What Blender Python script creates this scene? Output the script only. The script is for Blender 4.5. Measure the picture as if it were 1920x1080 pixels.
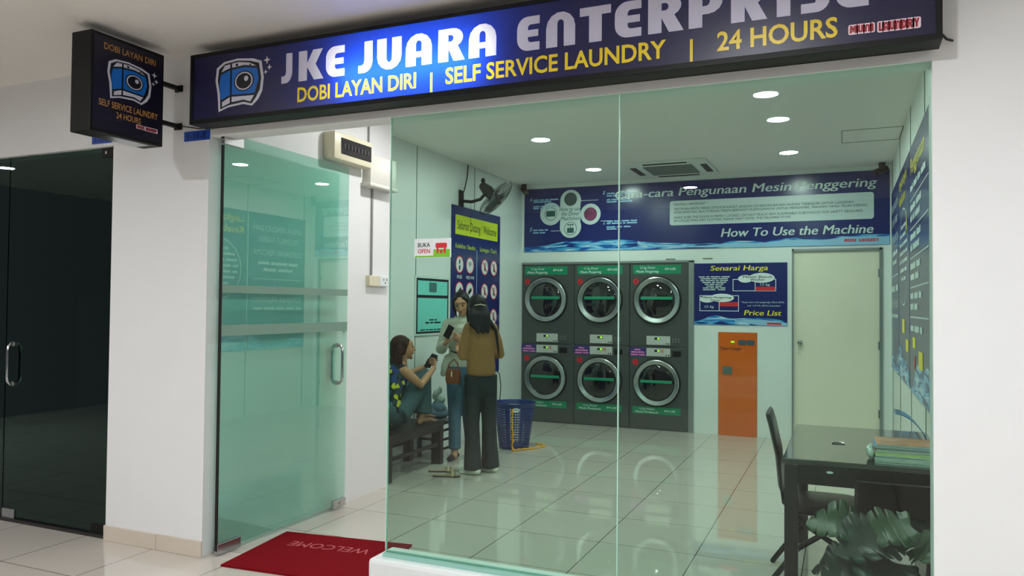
import bpy, bmesh, math, random
from mathutils import Vector, Matrix
PI = math.pi
random.seed(7)
SC = bpy.context.scene
for _o in list(bpy.data.objects): bpy.data.objects.remove(_o)
COL = SC.collection

# ------------------------------------------------------------------ camera
cam_d = bpy.data.cameras.new('camera'); cam = bpy.data.objects.new('camera', cam_d); COL.objects.link(cam)
yaw, pitch, roll = 0.40889978, 0.02365303, 0.00889432
fw = Vector((-math.sin(yaw)*math.cos(pitch), math.cos(yaw)*math.cos(pitch), math.sin(pitch)))
rt = Vector((math.cos(yaw), math.sin(yaw), 0)); up = rt.cross(fw)
r2 = math.cos(roll)*rt + math.sin(roll)*up; u2 = -math.sin(roll)*rt + math.cos(roll)*up
cam.matrix_world = Matrix(((r2.x, u2.x, -fw.x, 0.0), (r2.y, u2.y, -fw.y, 0.0), (r2.z, u2.z, -fw.z, 1.5), (0, 0, 0, 1)))
cam_d.sensor_width = 36; cam_d.lens = 1436.87/1920*36; cam_d.clip_start = .05; cam_d.clip_end = 200
SC.camera = cam
# ------------------------------------------------------------------ world, exposure
w = bpy.data.worlds.new('world'); SC.world = w; w.use_nodes = True
bg = w.node_tree.nodes['Background']; bg.inputs[0].default_value = (.78, .79, .82, 1); bg.inputs[1].default_value = 0.14
SC.view_settings.view_transform = 'Standard'; SC.view_settings.look = 'None'
SC.view_settings.exposure = 0.0; SC.view_settings.gamma = 1.0; SC.view_settings.use_curve_mapping = False
SC.cycles.use_denoising = True
SC.cycles.max_bounces = 12; SC.cycles.transparent_max_bounces = 24; SC.cycles.diffuse_bounces = 5
SC.cycles.glossy_bounces = 5; SC.cycles.sample_clamp_indirect = 6.0; SC.cycles.caustics_reflective = False
ROOM_LAMP = 255.0       # radiance of the shop's ceiling lamps
CORR_LAMP = 960.0       # radiance of the walkway's ceiling lamps
SIGN_TUBE = 60.0        # radiance of the tube inside the long sign

# ------------------------------------------------------------------ materials
def lin(c):
    c = c/255.0
    return c/12.92 if c <= .04045 else ((c+.055)/1.055)**2.4
def rgb(r, g, b): return (lin(r), lin(g), lin(b), 1)
MATS = {}
def mat(name, col, rough=.5, metal=0, spec=.5, var=.04, scale=30, bump=0, coat=0, emis=None, es=0):
    if name in MATS: return MATS[name]
    m = bpy.data.materials.new(name); m.use_nodes = True; nt = m.node_tree; p = nt.nodes['Principled BSDF']
    p.inputs['Roughness'].default_value = rough; p.inputs['Metallic'].default_value = metal
    p.inputs['Specular IOR Level'].default_value = spec; p.inputs['Coat Weight'].default_value = coat
    tc = nt.nodes.new('ShaderNodeTexCoord'); no = nt.nodes.new('ShaderNodeTexNoise'); no.inputs['Scale'].default_value = scale
    no.inputs['Detail'].default_value = 3
    nt.links.new(tc.outputs['Object'], no.inputs['Vector'])
    mx = nt.nodes.new('ShaderNodeMix'); mx.data_type = 'RGBA'
    mx.inputs[6].default_value = tuple(max(0, c*(1-var)) for c in col[:3])+(1,)
    mx.inputs[7].default_value = tuple(min(1, c*(1+var)) for c in col[:3])+(1,)
    nt.links.new(no.outputs['Fac'], mx.inputs[0]); nt.links.new(mx.outputs[2], p.inputs['Base Color'])
    if bump:
        b = nt.nodes.new('ShaderNodeBump'); b.inputs['Strength'].default_value = bump; b.inputs['Distance'].default_value = .01
        nt.links.new(no.outputs['Fac'], b.inputs['Height']); nt.links.new(b.outputs[0], p.inputs['Normal'])
    if es: p.inputs['Emission Color'].default_value = emis; p.inputs['Emission Strength'].default_value = es
    MATS[name] = m; return m
def glass(name, tint, refl=1.7, rough=0.0, rc=(1, 1, 1, 1)):
    m = bpy.data.materials.new(name); m.use_nodes = True; nt = m.node_tree; nt.nodes.clear()
    out = nt.nodes.new('ShaderNodeOutputMaterial'); mix = nt.nodes.new('ShaderNodeMixShader')
    tr = nt.nodes.new('ShaderNodeBsdfTransparent'); gl = nt.nodes.new('ShaderNodeBsdfGlossy')
    tr.inputs[0].default_value = (*[math.sqrt(c) for c in tint], 1); gl.inputs['Roughness'].default_value = rough; gl.inputs[0].default_value = rc
    fr = nt.nodes.new('ShaderNodeFresnel'); fr.inputs['IOR'].default_value = 1.5
    ge = nt.nodes.new('ShaderNodeNewGeometry')
    inv = nt.nodes.new('ShaderNodeMath'); inv.operation = 'SUBTRACT'; inv.inputs[0].default_value = 1
    nt.links.new(ge.outputs['Backfacing'], inv.inputs[1])
    mu = nt.nodes.new('ShaderNodeMath'); mu.operation = 'MULTIPLY'; nt.links.new(fr.outputs[0], mu.inputs[0]); nt.links.new(inv.outputs[0], mu.inputs[1])
    m2 = nt.nodes.new('ShaderNodeMath'); m2.operation = 'MULTIPLY'; m2.use_clamp = True; m2.inputs[1].default_value = refl
    nt.links.new(mu.outputs[0], m2.inputs[0]); nt.links.new(m2.outputs[0], mix.inputs[0])
    nt.links.new(tr.outputs[0], mix.inputs[1]); nt.links.new(gl.outputs[0], mix.inputs[2]); nt.links.new(mix.outputs[0], out.inputs[0])
    MATS[name] = m; return m
def emitter(name, col, s):
    m = bpy.data.materials.new(name); m.use_nodes = True; nt = m.node_tree; nt.nodes.clear()
    o = nt.nodes.new('ShaderNodeOutputMaterial'); e = nt.nodes.new('ShaderNodeEmission')
    e.inputs[0].default_value = col; e.inputs[1].default_value = s; nt.links.new(e.outputs[0], o.inputs[0]); return m
def translucent(name, col, tcol):
    m = bpy.data.materials.new(name); m.use_nodes = True; nt = m.node_tree; nt.nodes.clear()
    o = nt.nodes.new('ShaderNodeOutputMaterial'); a = nt.nodes.new('ShaderNodeAddShader')
    p = nt.nodes.new('ShaderNodeBsdfPrincipled'); p.inputs['Base Color'].default_value = col; p.inputs['Roughness'].default_value = .35
    t = nt.nodes.new('ShaderNodeBsdfTranslucent'); t.inputs[0].default_value = tcol
    nt.links.new(p.outputs[0], a.inputs[0]); nt.links.new(t.outputs[0], a.inputs[1]); nt.links.new(a.outputs[0], o.inputs[0]); return m
def tilemat(name, col, grout, rough):
    m = bpy.data.materials.new(name); m.use_nodes = True; nt = m.node_tree; p = nt.nodes['Principled BSDF']
    ge = nt.nodes.new('ShaderNodeNewGeometry'); mp = nt.nodes.new('ShaderNodeMapping'); br = nt.nodes.new('ShaderNodeTexBrick')
    mp.inputs['Location'].default_value = (2.65-.607*20+12.14, -4.75+12.14, 0)
    nt.links.new(ge.outputs['Position'], mp.inputs[0]); nt.links.new(mp.outputs[0], br.inputs['Vector'])
    br.offset = 0; br.squash = 1; br.inputs['Scale'].default_value = 1; br.inputs['Mortar Size'].default_value = .0028
    br.inputs['Mortar Smooth'].default_value = .1; br.inputs['Brick Width'].default_value = .607; br.inputs['Row Height'].default_value = .607
    br.inputs['Color1'].default_value = col; br.inputs['Color2'].default_value = tuple(c*.965 for c in col[:3])+(1,)
    br.inputs['Mortar'].default_value = grout; nt.links.new(br.outputs['Color'], p.inputs['Base Color'])
    no = nt.nodes.new('ShaderNodeTexNoise'); no.inputs['Scale'].default_value = 2.5; nt.links.new(ge.outputs['Position'], no.inputs['Vector'])
    mr = nt.nodes.new('ShaderNodeMapRange'); mr.inputs['To Min'].default_value = rough*.7; mr.inputs['To Max'].default_value = rough*1.4
    nt.links.new(no.outputs['Fac'], mr.inputs[0]); nt.links.new(mr.outputs[0], p.inputs['Roughness'])
    p.inputs['Specular IOR Level'].default_value = .95; return m
WHITE = mat('white wall paint', rgb(232, 232, 234), .6, var=.015, scale=6, bump=.05)
CEIL = mat('white ceiling paint', rgb(236, 232, 228), .7, var=.02, scale=3)
INWALL = mat('shop wall paint', rgb(232, 236, 234), .35, var=.01, scale=4)
TILE = tilemat('polished cream floor tiles', rgb(204, 196, 186), rgb(96, 88, 82), .028)
SKIRT = mat('beige skirting tile', rgb(208, 196, 182), .4, var=.05, scale=8)
BLACK = mat('black painted metal', rgb(13, 13, 14), .5, spec=.3)
BLACKM = mat('matt black', rgb(12, 12, 12), .7)
WOODK = mat('black brown wood', rgb(24, 20, 19), .35, var=.2, scale=12)
DESKTOP = mat('dark desk top', rgb(50, 44, 40), .12, var=.12, scale=9, spec=.8, coat=.6)
CHROME = mat('polished steel', rgb(200, 202, 205), .12, metal=1)
STEEL = mat('brushed steel', rgb(186, 190, 192), .27, metal=1, var=.08, scale=60)
GREYM = mat('machine grey', rgb(74, 77, 77), .32, var=.05, scale=5)
SILVER = mat('silver control panel', rgb(196, 196, 192), .35, var=.02)
DKGLASS = mat('dark porthole glass', rgb(14, 16, 17), .05, spec=.8, coat=.5)
NAVY = mat('navy print', rgb(26, 34, 104), .22, var=.12, scale=2)
PAPERW = mat('white print', rgb(232, 238, 240), .4, var=.01)
INK = mat('black ink', rgb(22, 22, 26), .5)
YEL = mat('yellow print', rgb(244, 226, 40), .4)
LIME = mat('lime yellow print', rgb(214, 226, 30), .4)
RED = mat('red print', rgb(214, 34, 46), .4)
GREENP = mat('green print', rgb(0, 136, 96), .35)
PURP = mat('violet blue print', rgb(58, 48, 120), .4)
PINK = mat('pink print', rgb(226, 130, 190), .4)
CREAM = mat('cream plastic', rgb(222, 216, 190), .35)
CREAMD = mat('cream door laminate', rgb(240, 234, 214), .12, var=.01)
ALU = mat('grey aluminium', rgb(150, 156, 158), .35, metal=.6)
ORANGE = mat('glossy orange panel', rgb(224, 104, 26), .05, spec=.7, coat=.6, var=.03)
BLUEP = mat('blue plastic', rgb(18, 50, 118), .35)
YROPE = mat('yellow rope', rgb(240, 170, 20), .6)
SKIN = mat('skin', rgb(184, 134, 100), .5, var=.05, scale=20)
HAIRB = mat('brown hair', rgb(54, 30, 23), .6, spec=.25, var=.35, scale=60, bump=.3)
HAIRK = mat('black hair', rgb(13, 11, 12), .5, spec=.3, var=.3, scale=60, bump=.3)
EYE = mat('dark eye', rgb(20, 14, 12), .2)
LIP = mat('lip', rgb(168, 84, 84), .4)
JEAN = mat('pale blue jeans', rgb(58, 84, 90), .8, var=.18, scale=14, bump=.4)
JEANL = mat('light blue jeans', rgb(72, 106, 128), .8, var=.15, scale=14, bump=.4)
JEAND = mat('dark green black trousers', rgb(24, 36, 36), .7, var=.2, scale=12, bump=.4)
JACKET = mat('tan brown jacket', rgb(140, 100, 52), .6, var=.14, scale=10, bump=.35)
SHIRT = mat('cream white shirt', rgb(186, 188, 172), .7, var=.08, scale=16, bump=.4)
LEATHER = mat('brown leather', rgb(120, 62, 26), .4)
VINYL = mat('black vinyl', rgb(18, 18, 20), .3, bump=.1)
MATRED = mat('red carpet mat', rgb(122, 10, 22), .95, var=.25, scale=90, bump=.6, spec=.1)
GG = glass('green window glass', (.57, .80, .69), 1.0)
GD = glass('deep green door glass', (.47, .82, .70), 3.0)
GK = glass('dark tinted glass', (.12, .27, .23), 1.6, rc=(.62, .88, .82, 1))
PLA = mat('plaster kerb white', rgb(236, 238, 240), .5, bump=.15, scale=12)

# ------------------------------------------------------------------ mesh helpers
class MB:
    def __init__(s): s.bm = bmesh.new()
    def box(s, x0, y0, z0, x1, y1, z1, bev=0, rot=None, piv=None):
        r = bmesh.ops.create_cube(s.bm, size=1); vs = r['verts']
        for v in vs: v.co = Vector(((x0+x1)/2+v.co.x*(x1-x0), (y0+y1)/2+v.co.y*(y1-y0), (z0+z1)/2+v.co.z*(z1-z0)))
        if bev:
            es = list({e for v in vs for e in v.link_edges})
            rr = bmesh.ops.bevel(s.bm, geom=es, offset=bev, segments=2, affect='EDGES', profile=.5)
            vs = list({v for f in rr['faces'] for v in f.verts} | {v for v in vs if v.is_valid})
        if rot is not None:
            p = Vector(piv) if piv is not None else Vector(((x0+x1)/2, (y0+y1)/2, (z0+z1)/2))
            for v in vs: v.co = p+rot @ (v.co-p)
        return s
    def rings(s, rs, cap=True):
        L = [[s.bm.verts.new(p) for p in r] for r in rs]; n = len(L[0])
        for a, b in zip(L, L[1:]):
            for i in range(n):
                s.bm.faces.new((a[i], a[(i+1) % n], b[(i+1) % n], b[i]))
        if cap: s.bm.faces.new(L[0][::-1]); s.bm.faces.new(L[-1])
        return s
    def chain(s, pts, rad, n=12, flat=1.0, fdir=None, caps=True, close=False, capk=1.0):
        """rounded tube through points with a radius each; flat squeezes along fdir"""
        P = [Vector(p) for p in pts]
        if not hasattr(rad, '__len__'): rad = [rad]*len(P)
        ref = Vector(fdir) if fdir is not None else None; rs = []
        N = len(P); frames = []
        last = None
        for i in range(N):
            t = (P[min(i+1, N-1)]-P[max(i-1, 0)])
            if close: t = P[(i+1) % N]-P[i-1]
            t.normalize()
            if ref is not None: a = ref-t*ref.dot(t)
            elif last is None:
                a = Vector((0, 0, 1)) if abs(t.z) < .9 else Vector((1, 0, 0)); a = a-t*a.dot(t)
            else: a = last-t*last.dot(t)
            if a.length < 1e-4: a = t.orthogonal()
            a.normalize(); last = a; frames.append((t, a, t.cross(a)))
        def ring(c, fr, r):
            t, a, b = fr
            return [c+a*(math.cos(2*PI*k/n)*r*flat)+b*(math.sin(2*PI*k/n)*r) for k in range(n)]
        if caps and not close:
            for q in (80, 50, 25):
                q = math.radians(q); rs.append(ring(P[0]-frames[0][0]*rad[0]*capk*math.sin(q), frames[0], rad[0]*math.cos(q)))
        for i in range(N): rs.append(ring(P[i], frames[i], rad[i]))
        if caps and not close:
            for q in (25, 50, 80):
                q = math.radians(q); rs.append(ring(P[-1]+frames[-1][0]*rad[-1]*capk*math.sin(q), frames[-1], rad[-1]*math.cos(q)))
        if close: rs.append(rs[0])
        return s.rings(rs, cap=not close)
    def ell(s, c, r, rot=None, u=20, v=12):
        m = Matrix.Translation(Vector(c)) @ (rot.to_4x4() if rot is not None else Matrix()) @ Matrix.Diagonal((*r, 1))
        bmesh.ops.create_uvsphere(s.bm, u_segments=u, v_segments=v, radius=1, matrix=m); return s
    def cyl(s, p0, p1, r0, r1=None, n=24):
        r1 = r0 if r1 is None else r1; p0 = Vector(p0); p1 = Vector(p1); t = (p1-p0).normalized(); a = t.orthogonal().normalized(); b = t.cross(a)
        return s.rings([[p+a*(math.cos(2*PI*k/n)*r)+b*(math.sin(2*PI*k/n)*r) for k in range(n)] for p, r in ((p0, r0), (p1, r1))])
    def lathe(s, c, axis, prof, n=40):
        """prof: list of (radius, distance along axis); closed profile if ends at r~0"""
        c = Vector(c); t = Vector(axis).normalized(); a = t.orthogonal().normalized(); b = t.cross(a)
        rs = [[c+t*d+a*(math.cos(2*PI*k/n)*r)+b*(math.sin(2*PI*k/n)*r) for k in range(n)] for r, d in prof]
        return s.rings(rs, cap=False)
    def poly(s, pts):
        s.bm.faces.new([s.bm.verts.new(p) for p in pts]); return s
    def add(s, vs, fs):
        L = [s.bm.verts.new(v) for v in vs]
        for f in fs:
            try: s.bm.faces.new([L[i] for i in f])
            except ValueError: pass
        return s
    def build(s, name, material, parent=None, smooth=False, label=None, weld=False):
        if weld: bmesh.ops.remove_doubles(s.bm, verts=s.bm.verts, dist=1e-5)
        bmesh.ops.recalc_face_normals(s.bm, faces=s.bm.faces)
        me = bpy.data.meshes.new(name); s.bm.to_mesh(me); s.bm.free()
        for m in (material if isinstance(material, (list, tuple)) else [material]): me.materials.append(m)
        return link(me, name, parent, smooth, label)
def wloc(o):
    l = Vector(o.location)
    while o.parent: o = o.parent; l = l+Vector(o.location)
    return l
def link(me, name, parent=None, smooth=False, label=None):
    o = bpy.data.objects.new(name, me); COL.objects.link(o)
    if parent is not None:
        off = wloc(parent); o.parent = parent
    else:
        xs = [v.co for v in me.vertices]
        mn = [min(c[i] for c in xs) for i in range(3)]; mx = [max(c[i] for c in xs) for i in range(3)]
        off = Vector(((mn[0]+mx[0])/2, (mn[1]+mx[1])/2, mn[2])); o.location = off
    me.transform(Matrix.Translation(-off))
    if smooth:
        for p in me.polygons: p.use_smooth = True
        if smooth != 2:
            try: me.set_sharp_from_angle(angle=math.radians(38))
            except Exception: pass
    if label: o['label'] = label
    return o
def tag(o, label=None, cat=None, group=None, kind=None):
    if label: o['label'] = label
    if cat: o['category'] = cat
    if group: o['group'] = group
    if kind: o['kind'] = kind
    return o
def root(name, loc, label, cat, group=None):
    o = bpy.data.objects.new(name, None); COL.objects.link(o); o.location = loc; o.empty_display_size = .1
    return tag(o, label, cat, group)
def struct(o): o['kind'] = 'structure'; return o
def dup(o, shift, parent=None):
    c = o.copy(); COL.objects.link(c)
    if parent is None: c.location = Vector(o.location)+Vector(shift)
    else: c.parent = parent
    for ch in list(o.children): dup(ch, shift, c)
    return c
def bake(parts_mb, name, material, parent, voxel=.006, smooth_it=4, label=None):
    """union of overlapping solids -> one continuous skin"""
    me = bpy.data.meshes.new('t'); bmesh.ops.recalc_face_normals(parts_mb.bm, faces=parts_mb.bm.faces); parts_mb.bm.to_mesh(me); parts_mb.bm.free()
    o = bpy.data.objects.new('t', me); COL.objects.link(o)
    r = o.modifiers.new('r', 'REMESH'); r.mode = 'VOXEL'; r.voxel_size = voxel
    s = o.modifiers.new('s', 'SMOOTH'); s.factor = .5; s.iterations = smooth_it
    dg = bpy.context.evaluated_depsgraph_get(); dg.update()
    m2 = bpy.data.meshes.new_from_object(o.evaluated_get(dg)); bpy.data.objects.remove(o)
    m2.name = name; m2.materials.clear(); m2.materials.append(material)
    return link(m2, name, parent, 2, label)

# ------------------------------------------------------------------ lettering
def curve_fill(loops):
    cu = bpy.data.curves.new('c', 'CURVE'); cu.dimensions = '2D'; cu.fill_mode = 'BOTH'
    for lp in loops:
        sp = cu.splines.new('POLY'); sp.points.add(len(lp)-1); sp.use_cyclic_u = True
        for i, (x, y) in enumerate(lp): sp.points[i].co = (x, y, 0, 1)
    o = bpy.data.objects.new('c', cu); COL.objects.link(o)
    dg = bpy.context.evaluated_depsgraph_get(); dg.update()
    me = bpy.data.meshes.new_from_object(o.evaluated_get(dg)); bpy.data.objects.remove(o)
    return [(v.co.x, v.co.y) for v in me.vertices], [tuple(p.vertices) for p in me.polygons]
_tc = {}
def text_mesh(s, bold=0):
    bold = 0 if 'M' in s and bold < .02 else bold
    k = (s, bold)
    if k in _tc: return _tc[k]
    cu = bpy.data.curves.new('t', 'FONT'); cu.body = s; cu.size = 1; cu.offset = bold; cu.resolution_u = 3
    o = bpy.data.objects.new('t', cu); COL.objects.link(o)
    dg = bpy.context.evaluated_depsgraph_get(); dg.update()
    me = bpy.data.meshes.new_from_object(o.evaluated_get(dg)); bpy.data.objects.remove(o)
    _tc[k] = ([(v.co.x, v.co.y) for v in me.vertices], [tuple(p.vertices) for p in me.polygons]); return _tc[k]
CAP = max(v[1] for v in text_mesh('H')[0])
def fit(s, u0, v0, u1, h, shear=0, bold=0):
    """one line of text from u0 to u1, baseline v0, capital height h"""
    vs, fs = text_mesh(s, bold); xs = [v[0] for v in vs]; a, b = min(xs), max(xs); k = (u1-u0-shear*h)/(b-a); q = h/CAP
    return [(u0+(x-a)*k+shear*y*q, v0+y*q) for x, y in vs], fs
class Plane:
    def __init__(s, O, U, V): s.O = Vector(O); s.U = Vector(U); s.V = Vector(V); s.N = s.U.cross(s.V)
    def p(s, u, v, d=0): return s.O+s.U*u+s.V*v+s.N*d
def FRONT(y): return Plane((0, y, 0), (1, 0, 0), (0, 0, 1))       # faces the walkway
def LEFTW(x): return Plane((x, 0, 0), (0, 1, 0), (0, 0, 1))       # faces +x
def RIGHTW(x): return Plane((x, 0, 0), (0, -1, 0), (0, 0, 1))     # faces -x ; u = -y
def small_print(pl, ln, parent, m, d):
    """a line of print too small to read: one low bar per word"""
    words, u0, v0, u1, h = ln[:5]; n = sum(words)+len(words)-1; k = (u1-u0)/n; b = MB(); u = u0
    for w_ in words:
        L = w_*k; top = [(u+L*j/w_, v0+h*(.78+.2*((j*7+w_*3) % 4)/3)) for j in range(w_, -1, -1)]
        b.poly([pl.p(x, y, d) for x, y in [(u, v0), (u+L, v0)]+top]); u += L+k
    return b.build('small_print', m, parent)
def lettering(pl, lines, parent, m, d=.002, name='lettering'):
    if len(lines) == 1 and isinstance(lines[0][0], tuple): return small_print(pl, lines[0], parent, m, d)
    if len(lines) > 1:
        for ln in lines: o = lettering(pl, [ln], parent, m, d, name)
        return o
    b = MB()
    for ln in lines:
        vs, fs = ln if isinstance(ln, tuple) and len(ln) == 2 and isinstance(ln[0], list) else fit(*ln[:6], **({'bold': 0 if ln[6] >= .02 else min(ln[6], .004)} if len(ln) > 6 else {}))
        b.add([pl.p(u, v, d) for u, v in vs], fs)
        if len(ln) > 6 and ln[6] >= .02:      # heavier strokes
            for k in (-1, 1): b.add([pl.p(u+k*.030*ln[4], v, d+.0002*(k+2)) for u, v in vs], fs)
    return b.build(name, m, parent)
def flat(pl, loops, parent, m, name, d=.001, th=.0):
    if len(loops) > 1 and name != 'circle_line':
        for k, lp in enumerate(loops): o = flat(pl, [lp], parent, m, name, d+.0001*k, th)
        return o
    b = MB()
    for lp in loops:
        if th:
            b.rings([[pl.p(u, v, d-th) for u, v in lp], [pl.p(u, v, d) for u, v in lp]])
        else: b.poly([pl.p(u, v, d) for u, v in lp])
    return b.build(name, m, parent)
def rect(u0, v0, u1, v1): return [(u0, v0), (u1, v0), (u1, v1), (u0, v1)]
def rrect(u0, v0, u1, v1, r, n=5):
    out = []
    for cx, cy, a0 in ((u1-r, v0+r, -90), (u1-r, v1-r, 0), (u0+r, v1-r, 90), (u0+r, v0+r, 180)):
        for k in range(n+1):
            a = math.radians(a0+90*k/n); out.append((cx+r*math.cos(a), cy+r*math.sin(a)))
    return out
def disc(cu, cv, r, n=28, rv=None): return [(cu+r*math.cos(2*PI*k/n), cv+(rv or r)*math.sin(2*PI*k/n)) for k in range(n)]
def frame(u0, v0, u1, v1, t): return [rect(u0, v0, u1, v0+t), rect(u0, v1-t, u1, v1), rect(u0, v0+t, u0+t, v1-t), rect(u1-t, v0+t, u1, v1-t)]

def arc(cx, cy, rx, ry, a0, a1, n=7):
    return [(cx+rx*math.cos(math.radians(a0+(a1-a0)*k/n)), cy+ry*math.sin(math.radians(a0+(a1-a0)*k/n))) for k in range(n+1)]
GL = {   # heavy rounded display letters, each on a 0..1 high grid: outline, then holes
 'J': (.62, [[(.26, 1), (.62, 1), (.62, .40)]+arc(.24, .38, .38, .38, 0, -90)+[(0, 0), (0, .24), (.1, .24)]+arc(.12, .38, .14, .14, -90, 0)]),
 'K': (1.0, [[(0, 0), (0, 1), (.34, 1), (.34, .58), (.58, 1), (.96, 1), (.68, .52), (1, 0), (.62, 0), (.34, .45), (.34, 0)]]),
 'E': (.74, [[(.74, 1), (.36, 1)]+arc(.36, .64, .36, .36, 90, 180)[1:]+arc(.36, .36, .36, .36, 180, 270)+[(.74, 0), (.74, .24), (.46, .24)]+arc(.46, .34, .10, .10, 270, 180)[1:]+[(.36, .40), (.70, .40), (.70, .60), (.36, .60), (.36, .66)]+arc(.46, .66, .10, .10, 180, 90)[1:]+[(.74, .76)]]),
 'U': (.9, [[(0, 1), (0, .42)]+arc(.45, .42, .45, .42, 180, 360)+[(.9, 1), (.55, 1), (.55, .36)]+arc(.45, .36, .10, .13, 0, -180)+[(.35, 1)]]),
 'A': (.9, [[(0, 0), (0, .56)]+arc(.45, .56, .45, .44, 180, 0)+[(.9, 0), (.55, 0), (.55, .26), (.35, .26), (.35, 0)], [(.35, .44), (.55, .44), (.55, .66)]+arc(.45, .66, .10, .12, 0, 180)]),
 'R': (.92, [[(0, 0), (0, 1), (.5, 1)]+arc(.5, .71, .36, .29, 90, -60)+[(.92, 0), (.54, 0), (.35, .40), (.35, 0)], [(.35, .60), (.35, .80), (.44, .80)]+arc(.44, .70, .09, .10, 90, -90)]),
 'N': (.9, [[(0, 0), (0, .56)]+arc(.45, .56, .45, .44, 180, 0)+[(.9, 0), (.55, 0), (.55, .66)]+arc(.45, .66, .10, .12, 0, 180)+[(.35, 0)]]),
 'T': (.86, [[(0, 1), (.86, 1), (.86, .76), (.61, .76), (.61, 0), (.26, 0), (.26, .76), (0, .76)]]),
 'P': (.86, [[(0, 0), (0, 1), (.5, 1)]+arc(.5, .67, .36, .33, 90, -90)+[(.35, .34), (.35, 0)], [(.35, .56), (.35, .80), (.44, .80)]+arc(.44, .68, .10, .12, 90, -90)]),
 'I': (.35, [rect(0, 0, .35, 1)]),
 'S': (.82, [[(.04, 0), (.48, 0)]+arc(.46, .32, .36, .32, -80, 60)+[(.38, .70), (.44, .76), (.76, .76), (.76, 1), (.36, 1)]+arc(.36, .70, .36, .30, 90, 220)+[(.46, .36), (.42, .24), (.04, .24)]]),
 'L': (.7, [[(0, 0), (0, 1), (.35, 1), (.35, .24), (.7, .24), (.7, 0)]]),
 'D': (.9, [[(0, 0), (0, 1), (.4, 1)]+arc(.4, .5, .5, .5, 90, -90), [(.34, .24), (.34, .76)]+arc(.38, .5, .17, .26, 90, -90)]),
 'Y': (.96, [[(0, 1), (.36, 1), (.48, .66), (.60, 1), (.96, 1), (.655, .42), (.655, 0), (.305, 0), (.305, .42)]]),
 'M': (1.1, [[(0, 0), (.08, 1), (.42, 1), (.55, .62), (.68, 1), (1.02, 1), (1.1, 0), (.78, 0), (.75, .5), (.62, .14), (.48, .14), (.35, .5), (.32, 0)]]),
}
def glyph_loops(ch, u0, u1, v0, v1):
    w, lps = GL[ch]
    return [[(u0+(u1-u0)*x/w, v0+(v1-v0)*y) for x, y in lp] for lp in lps]
def word_loops(s, u0, u1, v0, v1, gap=.14):
    tot = sum(GL[c][0] if c != ' ' else .35 for c in s)+gap*(len(s)-1); k = (u1-u0)/tot; x = u0; out = []
    for c in s:
        if c == ' ': x += (.35+gap)*k; continue
        out.append(glyph_loops(c, x, x+GL[c][0]*k, v0, v1)); x += (GL[c][0]+gap)*k
    return out
def loops_of(vs, fs):
    """outline loops of a filled 2-D mesh"""
    from collections import defaultdict
    key = {}; idx = []
    for v in vs:
        k = (round(v[0], 5), round(v[1], 5)); idx.append(key.setdefault(k, len(key)))
    co = [None]*len(key)
    for v, i in zip(vs, idx): co[i] = v
    cnt = defaultdict(int)
    for f in fs:
        g = [idx[i] for i in f]
        for a, b in zip(g, g[1:]+g[:1]):
            if a != b: cnt[(a, b)] += 1
    nxt = {a: b for (a, b) in cnt if (b, a) not in cnt}; out = []
    while nxt:
        a = next(iter(nxt)); lp = []
        while a in nxt: lp.append(co[a]); a = nxt.pop(a)
        if len(lp) > 2: out.append(lp)
    return out

# ================================================================== SETTING
YF, YI = 3.46, 3.60          # outer and inner face of the shop front
ZC, ZR = 3.00, 3.09          # walkway and shop ceiling heights
struct(MB().box(-10, -4.5, -.1, 4, 9.6, 0).build('floor', TILE))
struct(MB().box(-10, -4.5, ZC, 4, YF, ZC+.1).build('ceiling', CEIL))
c = MB().box(-3.9, YI, ZR, .5, 9.5, ZR+.1).build('ceiling_shop', CEIL); struct(c)
# front wall: pillars, lintels
struct(MB().box(-4.285, YF, 0, -3.48, YI, 2.504).build('wall_pillar', WHITE))
struct(MB().box(-10, YF, 2.504, -3.48, YI, 3.1).build('wall_front_left', WHITE))
struct(MB().box(-3.48, YF, 2.500, .325, YI, 3.1).build('wall_lintel', WHITE))
struct(MB().box(.325, YF, 0, 4, YI, 3.1).build('wall_front_right', WHITE))
struct(MB().box(-3.92, YI, 0, -3.48, 5.45, 3.2).build('wall_column', WHITE))
struct(MB().box(-4.1, 5.45, 0, -3.905, 9.5, 3.2).build('wall_left', INWALL))
b = MB(); b.box(.48, YI, 0, .7, 9.5, 3.2); struct(b.build('wall_right', INWALL))
b = MB(); b.box(-3.905, 9.345, 2.066, -1.66, 9.5, 3.2); b.box(-1.66, 9.345, 0, -1.372, 9.5, 3.2)
b.box(-1.372, 9.345, 1.215, -.929, 9.5, 3.2); b.box(-.929, 9.345, 0, -.545, 9.5, 3.2); b.box(-.545, 9.345, 2.175, .385, 9.5, 3.2); b.box(.385, 9.345, 0, .48, 9.5, 3.2)
struct(b.build('wall_back', INWALL))
# skirting on the pillar
b = MB(); b.box(-4.290, YF-.012, 0, -3.842, YF, .095, .003); b.box(-3.838, YF-.012, 0, -3.476, YF, .097, .003); struct(b.build('baseboard_pillar', SKIRT))
# alcove lining and frame round the machines
b = MB(); b.box(-1.722, 9.33, 0, -1.66, 10.2, 2.066); b.box(-3.905, 9.33, 2.05, -1.66, 9.36, 2.075); struct(b.build('trim_1', ALU))
for Y in (6.6, 7.9):
    struct(MB().box(-3.906, Y-.004, 0, -3.902, Y+.004, ZR).build('trim_2' if Y < 7 else 'trim_3', mat('panel joint', rgb(86, 110, 104), .5)))
b = MB()
for Y in (5.55, 6.69, 7.94, 9.1): b.box(.476, Y-.005, 0, .481, Y+.005, ZR)
struct(b.build('trim_4', MATS['panel joint']))
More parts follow.
